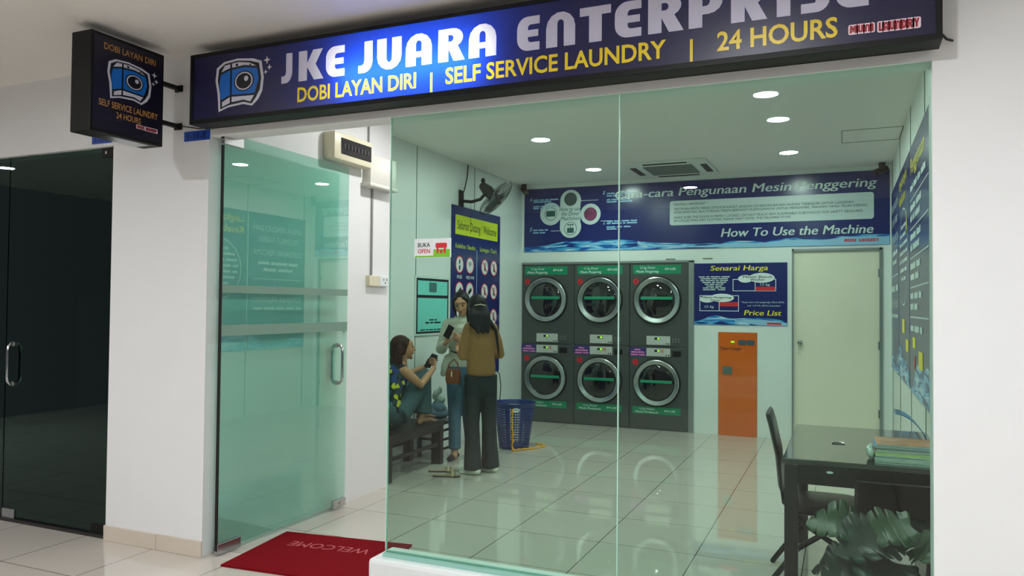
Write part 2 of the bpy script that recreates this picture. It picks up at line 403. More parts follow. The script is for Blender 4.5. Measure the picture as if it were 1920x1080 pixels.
# kerb under the glass
b = MB(); b.box(-2.27, 3.385, -.02, .33, YI+.02, .185, .02); struct(b.build('trim_5', PLA))
b = MB(); b.box(-2.215, 3.44, .18, .32, 3.50, .204, .002); struct(b.build('trim_6', mat('pale green glass edge strip', rgb(150, 196, 184), .2)))
# neighbouring dark unit
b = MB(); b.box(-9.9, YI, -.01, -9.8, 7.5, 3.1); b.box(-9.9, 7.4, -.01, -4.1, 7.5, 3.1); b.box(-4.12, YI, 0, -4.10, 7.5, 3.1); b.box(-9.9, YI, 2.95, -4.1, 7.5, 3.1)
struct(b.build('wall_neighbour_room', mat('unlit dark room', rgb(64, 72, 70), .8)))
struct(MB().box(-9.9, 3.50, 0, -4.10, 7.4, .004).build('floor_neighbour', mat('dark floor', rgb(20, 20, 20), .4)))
b = MB(); b.box(-10, YF+.01, 0, -4.285, YI, .02); struct(b.build('trim_7', mat('dark granite threshold', rgb(40, 38, 38), .3)))
b = MB(); b.box(-3.48, YF+.02, 0, -2.27, YI, .004); struct(b.build('trim_8', mat('pale threshold', rgb(200, 192, 184), .3)))

# fixed window glass
def pane(name, x0, x1, z0, z1, y, m, th=.010): return MB().box(x0, y, z0, x1, y+th, z1).build(name, m)
struct(pane('window_1', -2.21, -.966, .204, 2.497, 3.466, GG)); struct(pane('window_2', -.958, .322, .204, 2.497, 3.466, GG))
EDGEG = mat('pale glass edge', rgb(190, 226, 214), .2)
b = MB(); b.box(-.964, 3.464, .204, -.960, 3.478, 2.497); b.box(-2.214, 3.464, .204, -2.210, 3.478, 2.497); struct(b.build('trim_9', EDGEG))

# ------------------------------------------------------------------ ceiling lamps
LR = emitter('shop lamp light', (1, 1, .97, 1), ROOM_LAMP); LC = emitter('walkway lamp light', (.95, .985, 1, 1), CORR_LAMP)
def downlight(x, y, z, m, label, group, r=.085):
    t = root('downlight', (x, y, z), label, 'ceiling light', group)
    MB().lathe((x, y, z+.002), (0, 0, -1), [(r+.018, 0), (r+.018, .006), (r+.004, .012), (r-.002, .008), (r-.002, 0)]).build('trim_ring', PAPERW, t, True)
    MB().cyl((x, y, z), (x, y, z-.007), r-.003, n=32).build('diffuser', m, t)
    return t
for x, y, l in ((-2.645, 6.76, 'round ceiling light nearest the wall fan'), (-2.65, 8.45, 'round ceiling light above the left stacked machines'),
             (-.504, 6.74, 'brightest round ceiling light towards the right wall'), (-.512, 8.22, 'round ceiling light in front of the cream door'),
             (-2.64, 5.0, 'added round ceiling light just inside the glass, unseen above the left pane'), (-.50, 5.0, 'added round ceiling light just inside the glass, unseen above the right pane')):  # this unseen pair near the glass is added to light the shop
    downlight(x, y, ZR, LR, l, 'round lights in the shop ceiling')
for x, y, l in ((-.5, 1.35, 'round walkway light over the right of the shop front'), (-4.25, .5, 'round walkway light left of the hanging sign'), (2.6, 1.35, 'round walkway light at the right end'),
             (-1.75, -2.65, 'round walkway light behind the viewer'), (1.8, -2.65, 'added unseen walkway light behind the viewer, right'), (-8.6, 1.4, 'round walkway light far left')):  # the right one behind the viewer is an added lamp to brighten the walkway
    downlight(x, y, ZC, LC, l, 'round lights in the walkway ceiling')

# ================================================================== LONG SIGN
S0, S1 = -3.473, .346
sg = root('shop_sign', ((S0+S1)/2, 3.36, 2.532), 'long lightbox sign over the shop front with white and yellow lettering on navy blue', 'sign')
YS = 3.30
b = MB(); b.box(S0, YS+.004, 2.532, S1, 3.43, 2.545); b.box(S0, YS+.004, 2.921, S1, 3.43, 2.935); b.box(S0, YS+.004, 2.545, S0+.012, 3.43, 2.921); b.box(S1-.012, YS+.004, 2.545, S1, 3.43, 2.921); b.box(S0, 3.42, 2.532, S1, 3.43, 2.935)
b.box(S0, YS, 2.532, S1, YS+.008, 2.556); b.box(S0, YS, 2.916, S1, YS+.008, 2.935); b.box(S0, YS, 2.556, S0+.022, YS+.008, 2.916); b.box(S1-.022, YS, 2.556, S1, YS+.008, 2.916)
b.build('case', BLACK, sg)
b = MB(); b.box(S0+.013, 3.412, 2.546, S1-.013, 3.418, 2.92); b.box(S0+.013, YS+.015, 2.546, S1-.013, 3.41, 2.549); b.box(S0+.013, YS+.015, 2.917, S1-.013, 3.41, 2.920)
b.build('reflector', mat('dull inside of the case', rgb(120, 120, 124), .6), sg)
MB().cyl((-2.42, 3.385, 2.70), (-1.62, 3.385, 2.70), .013, n=12).build('light_tube', emitter('sign tube light', (.96, .98, 1, 1), SIGN_TUBE), sg)
for x in (-3.2, -2.2, -1.2, -.2):
    for z in (2.62, 2.85): MB().box(x-.015, 3.43, z, x+.015, YF, z+.03).build('bracket', BLACK, sg)
PL = FRONT(YS+.004)
big = []
def put(s, pos):
    for ch, (a, b_) in zip(s, pos): big.append(glyph_loops(ch, a, b_, 2.700, 2.862))
put('JKE', ((-2.813, -2.740), (-2.697, -2.533), (-2.518, -2.399)))
put('JUARA', ((-2.312, -2.226), (-2.198, -2.052), (-2.027, -1.877), (-1.841, -1.694), (-1.672, -1.525)))
put('ENTERPRISE', ((-1.417, -1.303), (-1.270, -1.128), (-1.106, -.959), (-.941, -.820), (-.790, -.634), (-.613, -.470), (-.436, -.290), (-.253, -.200), (-.165, -.050), (-.030, .091)))
SW = translucent('backlit white acrylic', rgb(196, 192, 214), (.55, .55, .60, 1)); SY = translucent('backlit yellow acrylic', rgb(226, 196, 30), (.60, .47, .03, 1))
SN = translucent('backlit navy acrylic', rgb(24, 20, 52), (.004, .034, .36, 1))
for n0, n1 in ((0, 3), (3, 8), (8, 18)):
    bv, bf = [], []
    for g in big[n0:n1]:
        v, f = curve_fill(g); bf += [tuple(i+len(bv) for i in q) for q in f]; bv += v
    lettering(PL, [(bv, bf)], sg, SW, 0)
yl = [('DOBI LAYAN DIRI', -2.703, 2.590, -1.966, .075, 0, .02), ('|', -1.884, 2.578, -1.872, .075, 0, .02), ('SELF SERVICE LAUNDRY', -1.799, 2.590, -.711, .076, 0, .02), ('|', -.607, 2.578, -.595, .075, 0, .02), ('24 HOURS', -.493, 2.591, -.022, .077, 0, .02)]
yl0 = [q for q in yl if q[0] != '|']; yl = [fit(*q) for q in yl]
lettering(PL, yl, sg, SY, 0)
holes = [lp for g in big for lp in g]
for v, f in yl: holes += loops_of(v, f)
try:
    v, f = curve_fill([rect(S0+.02, 2.555, S1-.02, 2.917)]+holes)
    area = 0
    assert len(f) > 50
except Exception:
    v, f = rect(S0+.02, 2.555, S1-.02, 2.917), [(0, 1, 2, 3)]
MB().add([PL.p(u, q, 0) for u, q in v], f).build('face_panel', SN, sg)
ml = word_loops('MUNI', .022, .108, 2.594, 2.624)+word_loops('LAUNDRY', .126, .268, 2.590, 2.624)
def glyphs(pl, groups, parent, m, d, grow=0):
    if len(groups) > 7:
        glyphs(pl, groups[:4], parent, m, d, grow); return glyphs(pl, groups[4:], parent, m, d, grow)
    b = MB()
    for g in groups:
        if grow:
            o = g[0]; cx = sum(p[0] for p in o)/len(o); cy = sum(p[1] for p in o)/len(o)
            us = [p[0] for p in o]; vs = [p[1] for p in o]
            v, f = [*rrect(min(us)-grow, min(vs)-grow, max(us)+grow, max(vs)+grow, grow*1.4)], None
            f = [tuple(range(len(v)))]
        else: v, f = curve_fill(g)
        b.add([pl.p(u, q, d) for u, q in v], f)
    return b.build('lettering', m, parent)
glyphs(PL, ml, sg, mat('pale pink outline', rgb(240, 214, 226), .4), .0015, .005)
glyphs(PL, ml, sg, mat('crimson print', rgb(150, 10, 36), .4), .003)

# plain washing machine emblem (white outline, blue body, porthole, sparkles)
EW = mat('emblem white', rgb(208, 206, 222), .4); EB = mat('emblem blue', rgb(16, 104, 196), .35); EK = mat('emblem black', rgb(14, 14, 24), .4)
def emblem(pl, u0, v0, W, H, parent):
    pl = Plane(pl.p(0, 0, .001), pl.U, pl.V)
    def q(pts): return [(u0+x*W, v0+y*H) for x, y in pts]
    e = MB()
    def put(pts, m, d, name): flat(pl, [q(p) for p in pts], em, m, name, d)
    out = [(.14, .0), (.30, .07), (.55, .10), (.70, .05), (.80, .16), (.86, .30), (.88, .55), (.84, .86), (.70, .93), (.45, .97), (.22, .94), (.10, .84), (.08, .60), (.12, .35)]
    em = flat(pl, [q(out)], parent, EW, 'emblem', .001)
    put([[(.17, .05), (.32, .11), (.56, .14), (.69, .09), (.76, .20), (.82, .34), (.84, .55), (.80, .83), (.66, .89), (.45, .93), (.24, .90), (.14, .81), (.12, .60), (.16, .35)]], EK, .0015, 'outline')
    put([[(.36, .30), (.74, .28), (.80, .55), (.77, .74), (.56, .79), (.36, .77)], [(.18, .22), (.33, .30), (.33, .77), (.17, .70), (.15, .52)]], EB, .002, 'body_picture')
    put([[(.20, .09), (.33, .15), (.33, .26), (.20, .18)], [(.36, .16), (.56, .18), (.67, .13), (.73, .24), (.36, .26)], [(.36, .81), (.56, .83), (.76, .78), (.65, .86), (.46, .90), (.36, .89)], [(.18, .75), (.33, .81), (.33, .88), (.24, .87)]], EW, .002, 'white_trim')
    put([disc(.56, .53, .165, 24, .19)], EK, .0025, 'porthole'); put([disc(.56, .53, .145, 24, .168)], EW, .003, 'porthole_ring')
    put([disc(.56, .53, .125, 24, .145)], EK, .0035, 'porthole_glass'); put([disc(.60, .57, .035, 12, .05)], EW, .004, 'glint')
    put([disc(.44, .85, .022, 12, .028), disc(.66, .82, .015, 10, .02)], EK, .0026, 'knob_picture')
    st = []
    for cx, cy, r in ((.93, .86, .06), (.97, .72, .045), (.91, .64, .04)):
        st.append([(cx+(r if k % 2 == 0 else r*.35)*math.cos(PI*k/4), cy+(r*1.3 if k % 2 == 0 else r*.45)*math.sin(PI*k/4)) for k in range(8)])
    put(st, EW, .002, 'sparkle')
emblem(PL, -3.317, 2.585, .436, .30, sg)
MB().chain([(S1, 3.38, 2.58), (.372, 3.42, 2.565), (.395, YF-.005, 2.568)], .005, 8).build('anchor_bolt', BLACK, sg, True)

# ================================================================== PROJECTING SIGN
ps = root('projecting_sign', (-3.725, 3.04, 2.41), 'square black double-sided sign sticking out from the wall at the left', 'sign')
X1, X0 = -3.65, -3.80; Ya, Yb, Za, Zb = 2.80, 3.272, 2.41, 2.948
b = MB(); b.box(X0, Ya, Za, X1, Yb, Zb, .003); b.build('case', BLACK, ps)
PP = LEFTW(X1)
flat(PP, [rect(Ya+.016, Za+.02, Yb-.012, Zb-.018)], ps, mat('dark navy print', rgb(20, 17, 38), .3), 'face_panel', .0015)
OCH = mat('ochre print', rgb(196, 140, 66), .5)
lettering(PP, [('DOBI LAYAN DIRI', 2.875, 2.866, 3.211, .034, 0, .005), ('SELF SERVICE LAUNDRY', 2.850, 2.558, 3.232, .034, 0, .005), ('24 HOURS', 2.958, 2.509, 3.117, .032, 0, .005)], ps, OCH, .003)
emblem(PP, 2.868, 2.608, .36, .235, ps)
ml2 = word_loops('MUNI', 3.092, 3.140, 2.484, 2.500)+word_loops('LAUNDRY', 3.150, 3.230, 2.482, 2.500)
glyphs(PP, ml2, ps, MATS['pale pink outline'], .002, .004); glyphs(PP, ml2, ps, MATS['crimson print'], .003)
for z in (2.576, 2.808):
    b = MB(); b.box(-3.738, Yb, z-.012, -3.712, YF-.008, z+.012); b.box(-3.755, YF-.012, z-.02, -3.695, YF-.001, z+.02, .003); b.build('bracket', BLACK, ps)
MB().box(-3.78, 2.92, Za-.004, -3.67, 3.20, Za+.001).build('underside_plate', STEEL, ps)
MB().chain([(-3.73, 3.40, 2.575), (-3.66, 3.45, 2.57), (-3.56, 3.455, 2.55), (-3.47, 3.44, 2.545)], .003, 6).build('cable', BLACKM, ps, True)

# unit number plates on the wall
PLT = mat('blue number plate', rgb(24, 70, 170), .4); PLK = mat('dark numerals', rgb(10, 16, 40), .5)
for (a, c_, z0, z1, s, sh, dk) in ((-4.477, -4.300, 2.525, 2.584, '1-12-5', 'left', 0), (-3.675, -3.472, 2.480, 2.538, '1-11-5', 'right', 1)):
    o = MB().box(a, YF-.006, z0, c_, YF-.0005, z1).build('number_plate', PLT)
    tag(o, 'small blue plate reading 1-12-5 over the dark glass unit' if not dk else 'small blue plate reading 1-11-5 below the long sign', 'sign', 'unit number plates')
    lettering(FRONT(YF-.006), [(s, a+.03, z0+.010, c_-.03, .036, 0, .01)], o, PLK, .001)

# ================================================================== GLASS DOORS
def dhandle(c, z0, z1, axis, off, parent):
    """D shaped pull bar; axis 'x' or 'y' is the direction it stands off the glass"""
    b = MB(); A = Vector((1, 0, 0)) if axis == 'x' else Vector((0, 1, 0)); c = Vector(c)
    for s in (1, -1):
        p = [c+Vector((0, 0, z0+.02)), c+A*s*(off-.02)+Vector((0, 0, z0+.02))]
        path = [(0, z0+.012), (s*off*.55, z0+.010), (s*off*.92, z0+.03), (s*off, z0+.06), (s*off, z1-.06), (s*off*.92, z1-.03), (s*off*.55, z1-.010), (0, z1-.012)]
        b.chain([c+A*q+Vector((0, 0, z)) for q, z in path], .0105, 12)
    for z in (z0+.012, z1-.012): b.cyl(c-A*.014+Vector((0, 0, z)), c+A*.014+Vector((0, 0, z)), .018)
    return b.build('door_handle', CHROME, parent, True)
d1 = MB().box(-3.417, 3.505, .035, -3.405, 4.767, 2.525).build('door_1', GD); struct(d1)
dhandle((-3.411, 4.655, 0), .915, 1.212, 'x', .05, d1)
FROST = mat('frosted film', rgb(120, 150, 136), .5, var=.02)
for z0, z1 in ((1.565, 1.612), (1.305, 1.372)): MB().box(-3.4045, 3.506, z0, -3.4035, 4.766, z1).build('frosted_strip', FROST, d1)
b = MB(); b.box(-3.425, 3.50, .012, -3.395, 3.69, .075, .004); b.build('bottom_patch_fitting', STEEL, d1)
b = MB(); b.box(-3.425, 4.62, .012, -3.395, 4.767, .075, .004); b.cyl((-3.397, 4.70, .045), (-3.388, 4.70, .045), .014); b.build('corner_patch_lock', CHROME, d1)
b = MB(); b.box(-3.427, 3.50, 2.455, -3.395, 3.66, 2.528, .004); b.box(-3.43, 3.50, 2.49, -3.40, 3.53, 2.50); b.build('top_patch_fitting', STEEL, d1)
MB().box(-3.419, 3.496, .035, -3.403, 3.506, 2.45).build('edge_seal', BLACKM, d1)
d2 = MB().box(-5.325, 3.49, .03, -4.292, 3.502, 2.495).build('door_2', GK); struct(d2)
dhandle((-5.245, 3.496, 0), .925, 1.222, 'y', .05, d2)
MB().box(-4.45, 3.482, .012, -4.30, 3.51, .085, .004).build('bottom_patch_fitting', BLACK, d2)
MB().box(-5.325, 3.482, .012, -5.20, 3.51, .085, .004).build('corner_patch_lock', CHROME, d2)
b = MB(); b.box(-4.42, 3.482, 2.44, -4.295, 3.51, 2.497, .004); b.build('top_patch_fitting', BLACK, d2)
MB().cyl((-4.37, 3.482, 2.468), (-4.37, 3.474, 2.468), .010).build('screw_cap', CHROME, d2)
struct(pane('window_3', -7.6, -5.335, .03, 2.495, 3.49, GK, .012))
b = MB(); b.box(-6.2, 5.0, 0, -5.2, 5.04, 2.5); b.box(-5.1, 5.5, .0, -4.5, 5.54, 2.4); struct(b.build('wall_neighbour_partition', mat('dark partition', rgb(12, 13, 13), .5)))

# ================================================================== DOOR AT THE BACK
d3 = MB().box(-.530, 9.355, 0, .358, 9.395, 2.155).build('door_3', CREAMD); struct(d3)
b = MB(); b.box(-.548, 9.325, 0, -.530, 9.40, 2.182); b.box(.358, 9.325, 0, .388, 9.40, 2.182); b.box(-.548, 9.325, 2.155, .388, 9.40, 2.182)
struct(b.build('trim_10', ALU))
b = MB(); b.lathe((-.461, 9.355, 1.112), (0, -1, 0), [(.001, 0), (.030, 0), (.030, .006), (.012, .012), (.012, .035), (.028, .045), (.030, .06), (.022, .07), (.001, .072)]); b.build('door_handle', CHROME, d3, True)
for z in (.35, 1.1, 1.9): MB().cyl((.352, 9.352, z-.045), (.352, 9.352, z+.045), .008, n=10).build('hinge', STEEL, d3)

# ================================================================== STACKED MACHINES
def machine(cx, top):
    z0, z1 = (1.017, 2.045) if top else (.005, 1.013)
    x0, x1 = cx-.364+.003, cx+.364-.003; cz = 1.589 if top else .578; dx = cx-.022
    t = root('dryer' if top else 'washing_machine', (cx, 9.34, z0), '', 'dryer' if top else 'washing machine')
    b = MB(); b.box(x0, 9.343, z0, x1, 10.15, z1, .006); b.build('body', GREYM, t)
    R = .288 if top else .284
    b = MB(); b.lathe((dx, 9.343, cz), (0, -1, 0), [(R+.012, 0), (R+.012, .012), (R+.004, .016), (R+.002, 0)], 56); b.build('door_seal', BLACKM, t, True)
    b = MB(); b.lathe((dx, 9.341, cz), (0, -1, 0), [(R, 0), (R, .02), (R-.005, .034), (R-.014, .038), (.226, .026), (.216, .012), (.216, 0)], 64); dr = b.build('door_ring', STEEL, t, True)
    b = MB(); b.lathe((dx, 9.341, cz), (0, -1, 0), [(.217, .008), (.205, .014), (.15, .022), (.08, .028), (.001, .030)], 48); b.build('door_glass', DKGLASS, dr, True)
    b = MB(); b.box(dx-.195, 9.341-.036, cz-.004 if not top else cz+.006, dx+.195, 9.341-.012, cz+.030 if not top else cz+.042, .005); b.build('door_bar', mat('green door band', rgb(26, 150, 112), .3), dr)
    # controls
    if top: pz = (1.040, 1.149)
    else: pz = (.899, 1.000)
    b = MB(); b.box(cx-.148, 9.326, pz[0], cx+.146, 9.345, pz[1], .004); cp = b.build('control_panel', SILVER, t)
    pl = FRONT(9.326)
    flat(pl, [rect(cx-.048, pz[1]-.045, cx+.022, pz[1]-.018)], cp, INK, 'display', .001)
    flat(pl, [rect(cx-.012, pz[1]-.041, cx+.016, pz[1]-.021)], cp, mat('lit green display', rgb(150, 210, 20), .4, emis=(.55, .9, .05, 1), es=.9), 'lit_digits', .002)
    flat(pl, [disc(cx+.098, pz[0]+.017, .008, 12), disc(cx+.126, pz[0]+.017, .009, 12)], cp, INK, 'button', .001)
    if not top: flat(pl, [rect(cx+.040, pz[1]-.055, cx+.047, pz[1]-.012), rect(cx+.054, pz[1]-.055, cx+.061, pz[1]-.012)], cp, RED, 'red_mark', .001)
    pl = FRONT(9.343)
    if top:
        flat(pl, [disc(cx+.175+.035*i, 1.115-.03*j, .009, 10) for i in range(3) for j in range(2)], t, mat('grey button', rgb(130, 132, 132), .4), 'keypad', .001)
    else:
        MB().box(cx+.17, 9.334, .905, cx+.272, 9.345, .972, .004).build('card_slot', BLACK, t)
        st = flat(pl, [rect(cx-.362, .893, cx-.156, 1.006)], t, PURP, 'violet_sticker', .001)
        lettering(pl, [((4,), cx-.300, .968, cx-.225, .020, .2, .01), ((8,), cx-.345, .936, cx-.175, .022, .2, .01), ((7, 6), cx-.350, .905, cx-.165, .020, .2, .01)], st, PINK, .002)
    # green price band
    g0, g1 = (1.912, 2.022) if top else (.190, .278)
    g = flat(pl, [rect(cx-.322, g0, cx+.270, g1)], t, GREENP, 'price_band', .001)
    k = (g1-g0)
    lettering(pl, [('12 kg Dryer' if top else '12 kg Washer', cx-.235, g0+k*.58, cx-.04, k*.26, .2, .01), ('Mesin Pengering' if top else 'Mesin Pembasuh', cx-.285, g0+k*.15, cx+.0, k*.28, .2, .02), ('RM 6.00', cx+.075, g0+k*.42, cx+.205, k*.25, .2, .02)], g, PAPERW, .002)
    zz = 1.822 if top else .822
    nd = flat(pl, [disc(cx-.287, zz, .036, 24, .038)], t, RED, 'number_disc', .001)
    return t, nd
def number(nd, s, cx, zz): lettering(FRONT(9.343), [(s, cx-.298 if s != '1' else cx-.291, zz-.016, cx-.277 if s != '1' else cx-.284, .032, 0, .005)], nd, INK, .002)
names = ('left', 'middle', 'right')
for top in (True, False):
    for i, cx in enumerate((-3.541, -2.813, -2.085)):
        if i == 0: t0, n0 = machine(cx, top); t = t0
        else: t = dup(t0, ((cx+3.541), 0, 0))
        nd = [c_ for c_ in t.children if c_.name.startswith('number_disc')][0]
        t['category'] = 'dryer' if top else 'washing machine'
        t['label'] = ('dark grey dryer with a steel ring door numbered %d, top %s of the stacked machines' if top else 'dark grey washing machine with a violet sticker numbered %d, bottom %s of the stacked machines') % (i+1, names[i])
        t['group'] = 'dryers in the top row' if top else 'washing machines in the bottom row'
        MBN = [nd, str(i+1), cx, 1.822 if top else .822]
        if i == 0: hold = []
        hold.append(MBN)
    for nd, s, cx, zz in hold:
        bpy.context.view_layer.update(); number(nd, s, cx, zz)

# orange token changer built into the wall
t = root('token_changer', (-1.15, 9.34, 0), 'tall glossy orange token machine set in the back wall', 'vending machine')
MB().box(-1.370, 9.335, 0, -.931, 9.80, 1.213, .003).build('body', ORANGE, t)
pl = FRONT(9.335)
lettering(pl, [('Token Changer', -1.352, 1.008, -1.10, .034, .15, .01)], t, INK, .002)
flat(pl, [rect(-1.225, 1.092, -1.185, 1.112)], t, MATS['lit green display'], 'display', .002)
for a in (-1.14, -1.045): MB().box(a, 9.325, 1.07, a+.085, 9.337, 1.125, .003).build('coin_slot', mat('slot blue grey', rgb(70, 84, 100), .3), t)
MB().box(-1.318, 9.322, .72, -1.212, 9.337, .81, .004).build('token_tray', mat('grey green tray', rgb(96, 112, 104), .3), t)
# vent slots above
for a, l in ((-2.0, 'small dark wall slot above the right dryer'), (-1.555, 'small dark wall slot above the price list')):
    tag(MB().box(a, 9.338, 2.084, a+.115, 9.3455, 2.098, .002).build('wall_slot', mat('slot grey', rgb(130, 130, 118), .5)), l, 'vent', 'slots in the back wall')

# ================================================================== WATER PICTURE (printed ripples)
def watermat(name):
    m = bpy.data.materials.new(name); m.use_nodes = True; nt = m.node_tree; p = nt.nodes['Principled BSDF']; p.inputs['Roughness'].default_value = .25
    ge = nt.nodes.new('ShaderNodeNewGeometry'); mp = nt.nodes.new('ShaderNodeMapping'); mp.inputs['Scale'].default_value = (2.2, 2.2, 17)
    no = nt.nodes.new('ShaderNodeTexNoise'); no.inputs['Scale'].default_value = 1.6; no.inputs['Detail'].default_value = 2; no.inputs['Distortion'].default_value = .8
    cr = nt.nodes.new('ShaderNodeValToRGB'); e = cr.color_ramp.elements
    e[0].position = .36; e[0].color = rgb(14, 40, 110); e[1].position = .66; e[1].color = rgb(190, 220, 240)
    for ps_, c_ in ((.44, rgb(20, 80, 170)), (.50, rgb(60, 160, 220)), (.56, rgb(110, 180, 230))): q = e.new(ps_); q.color = c_
    nt.links.new(ge.outputs['Position'], mp.inputs[0]); nt.links.new(mp.outputs[0], no.inputs['Vector']); nt.links.new(no.outputs['Fac'], cr.inputs[0]); nt.links.new(cr.outputs[0], p.inputs['Base Color'])
    return m
WATER = watermat('printed water'); LBLUE = mat('pale blue print', rgb(150, 196, 230), .3, var=.1, scale=3)
# long banner on the back wall
bn = MB().box(-3.875, 9.338, 2.212, .462, 9.3445, 3.040).build('instruction_banner', NAVY)
tag(bn, 'long navy blue banner on how to use the dryers, high on the back wall', 'banner')
pl = FRONT(9.338)
def wavy(u0, u1, v0, f, n=40): return [(u0, v0)]+[(u1, v0)]+[(u1-(u1-u0)*k/n, f(u1-(u1-u0)*k/n)) for k in range(n+1)]
def wf(u):
    a = 2.275+.008*math.sin(u*9)+(.075*math.exp(-((u+3.05)/.5)**2))+(.045*math.exp(-((u+2.4)/.3)**2))
    return a+.055*max(0, (u+1.6))/2
lp = [(u, 2.214 if i < 2 else v) for i, (u, v) in enumerate(wavy(-3.873, .46, 2.214, wf))]
v, f = curve_fill([lp])
MB().add([pl.p(a, c_, .001) for a, c_ in v], f).build('water_picture', WATER, bn)
CLV = mat('pale grey print', rgb(206, 218, 220), .35)
def pale(pl, u0, u1, v0, f, parent):
    N = 24; us = [u0+(u1-u0)*k/N for k in range(N+1)]
    lp = [(u, f(u)-(.022 if k > 0 else .0)) for k, u in enumerate(us)][::-1]+[(u, max(v0, v0+(f(u)-v0)*(.55-1.2*k/N))) for k, u in enumerate(us)]
    v, f_ = curve_fill([lp]); MB().add([pl.p(a, c_, .0016) for a, c_ in v], f_).build('pale_water', LBLUE, parent)
pale(pl, -2.35, .458, 2.2145, wf, bn)
v, f = [], []
for lp in (disc(-3.233, 2.86, .145), disc(-3.233, 2.525, .145), disc(-3.50, 2.70, .15), disc(-2.965, 2.68, .15), rect(-3.37, 2.56, -3.10, 2.83)):
    f.append(tuple(range(len(v), len(v)+len(lp)))); v += lp
cl = MB(); zi = 0
for i, lp in enumerate((rect(-3.375, 2.55, -3.10, 2.84), disc(-3.233, 2.865, .142, 32), disc(-3.233, 2.53, .145, 32), disc(-3.505, 2.705, .148, 32), disc(-2.965, 2.682, .135, 32))):
    cl.poly([pl.p(a, c_, .0012+.0002*i) for a, c_ in lp])
cl = cl.build('clover_picture', CLV, bn)
for i, (a, c_, m) in enumerate(((-3.233, 2.885, mat('drum picture', rgb(70, 84, 88), .3, var=.4, scale=9)), (-3.505, 2.705, CLV), (-2.965, 2.682, mat('clothes picture', rgb(130, 56, 96), .4, var=.8, scale=8)), (-3.233, 2.505, CLV))):
    o = flat(pl, [disc(a, c_, .086, 28)], bn, INK, 'round_picture', .0022)
    flat(pl, [disc(a, c_, .080, 28)], o, m, 'picture_fill', .0026)
    if i == 1: flat(pl, [rect(a-.062, c_-.035, a+.062, c_+.04)], o, mat('dark green print', rgb(46, 88, 84), .4, var=.3), 'panel_picture', .003)
    if i == 3: flat(pl, [rect(a-.045, c_-.055, a+.045, c_+.01), disc(a-.03, c_+.05, .012, 10), disc(a, c_+.05, .012, 10), disc(a+.03, c_+.05, .012, 10), rect(a-.004, c_+.015, a+.004, c_+.035)], o, MATS['dark green print'], 'panel_picture', .003)
lettering(pl, [('How to use', -3.385, 2.735, -3.09, .048, .2, .015), ('the Dryer', -3.36, 2.675, -3.105, .048, .2, .015), ('Machines', -3.365, 2.615, -3.105, .048, .2, .015)], bn, MATS['dark green print'], .003)
lettering(pl, [('Cara-cara Pengunaan Mesin Penggering', -2.652, 2.862, .345, .098, .22, .02), ('How To Use the Machine', -1.341, 2.345, .312, .098, .22, .02)], bn, CLV, .003)
lettering(pl, [('1', -2.80, 2.92, -2.775, .05, .2, .02), ('2', -2.80, 2.545, -2.765, .05, .2, .02), ('3', -3.80, 2.485, -3.765, .05, .2, .02), ('4', -3.80, 2.875, -3.765, .05, .2, .02)]
          +[((8, 7, 2, 5), -2.75, 2.925, -2.42, .018), ((5, 9), -2.75, 2.895, -2.55, .018), ((3, 7, 4, 3), -2.75, 2.845, -2.45, .018), ((5, 7), -2.75, 2.818, -2.42, .018),
            ((5, 5, 6, 5), -2.75, 2.572, -2.36, .020), ((3, 8, 2, 8), -2.75, 2.545, -2.36, .020), ((5, 3, 4), -2.75, 2.500, -2.44, .018), ((6,), -2.75, 2.475, -2.62, .018),
            ((5, 4, 3, 8), -3.75, 2.885, -3.40, .018), ((5,), -3.75, 2.860, -3.50, .018), ((6, 3, 6, 5), -3.75, 2.800, -3.42, .018), ((4, 3, 4), -3.75, 2.775, -3.50, .018),
            ((5, 6, 4), -3.75, 2.490, -3.54, .018), ((5, 5), -3.75, 2.455, -3.58, .018)], bn, LBLUE, .003)
flat(pl, [rect(-3.10, 2.855, -2.86, 2.862), rect(-3.585, 2.83, -3.578, 2.90), rect(-2.83, 2.585, -2.70, 2.592), rect(-2.707, 2.55, -2.70, 2.592), rect(-3.50, 2.478, -3.36, 2.485)], bn, CLV, 'pointer_line', .0025)
wb = flat(pl, [rrect(-1.953, 2.502, .305, 2.800, .03)], bn, CLV, 'notice_box', .0015)
lettering(pl, [('PENTING / IMPORTANT', -1.90, 2.742, -1.52, .026, .2, .012), ('PASTIKAN PINTU MESIN DITUTUP RAPAT, JANGAN LETAKKAN BAHAN MUDAH TERBAKAR UNTUK LANGKAH', -1.90, 2.685, .10, .026, .2, .012),
    ('KESELAMATAN. SILA TUNGGU MESIN BERHENTI PUSINGANNYA UNTUK MENGAMBIL PAKAIAN YANG TELAH KERING.', -1.90, 2.645, .25, .026, .2, .012),
    ('MAKE SURE THE DOOR IS FIRMLY LOCKED. DO NOT PLACE ANY FLAMMABLE SUBSTANCES FOR SAFETY MEASURES.', -1.90, 2.583, .20, .026, .2, .012),
    ('IN COLLECTING DRY CLOTHES, PLEASE WAIT UNTIL THE MACHINE STOPS.', -1.90, 2.543, -.55, .026, .2, .012)], wb, INK, .003)
glyphs(pl, word_loops('MUNI', .004, .125, 2.252, 2.285)+word_loops('LAUNDRY', .155, .354, 2.252, 2.285), bn, RED, .003)

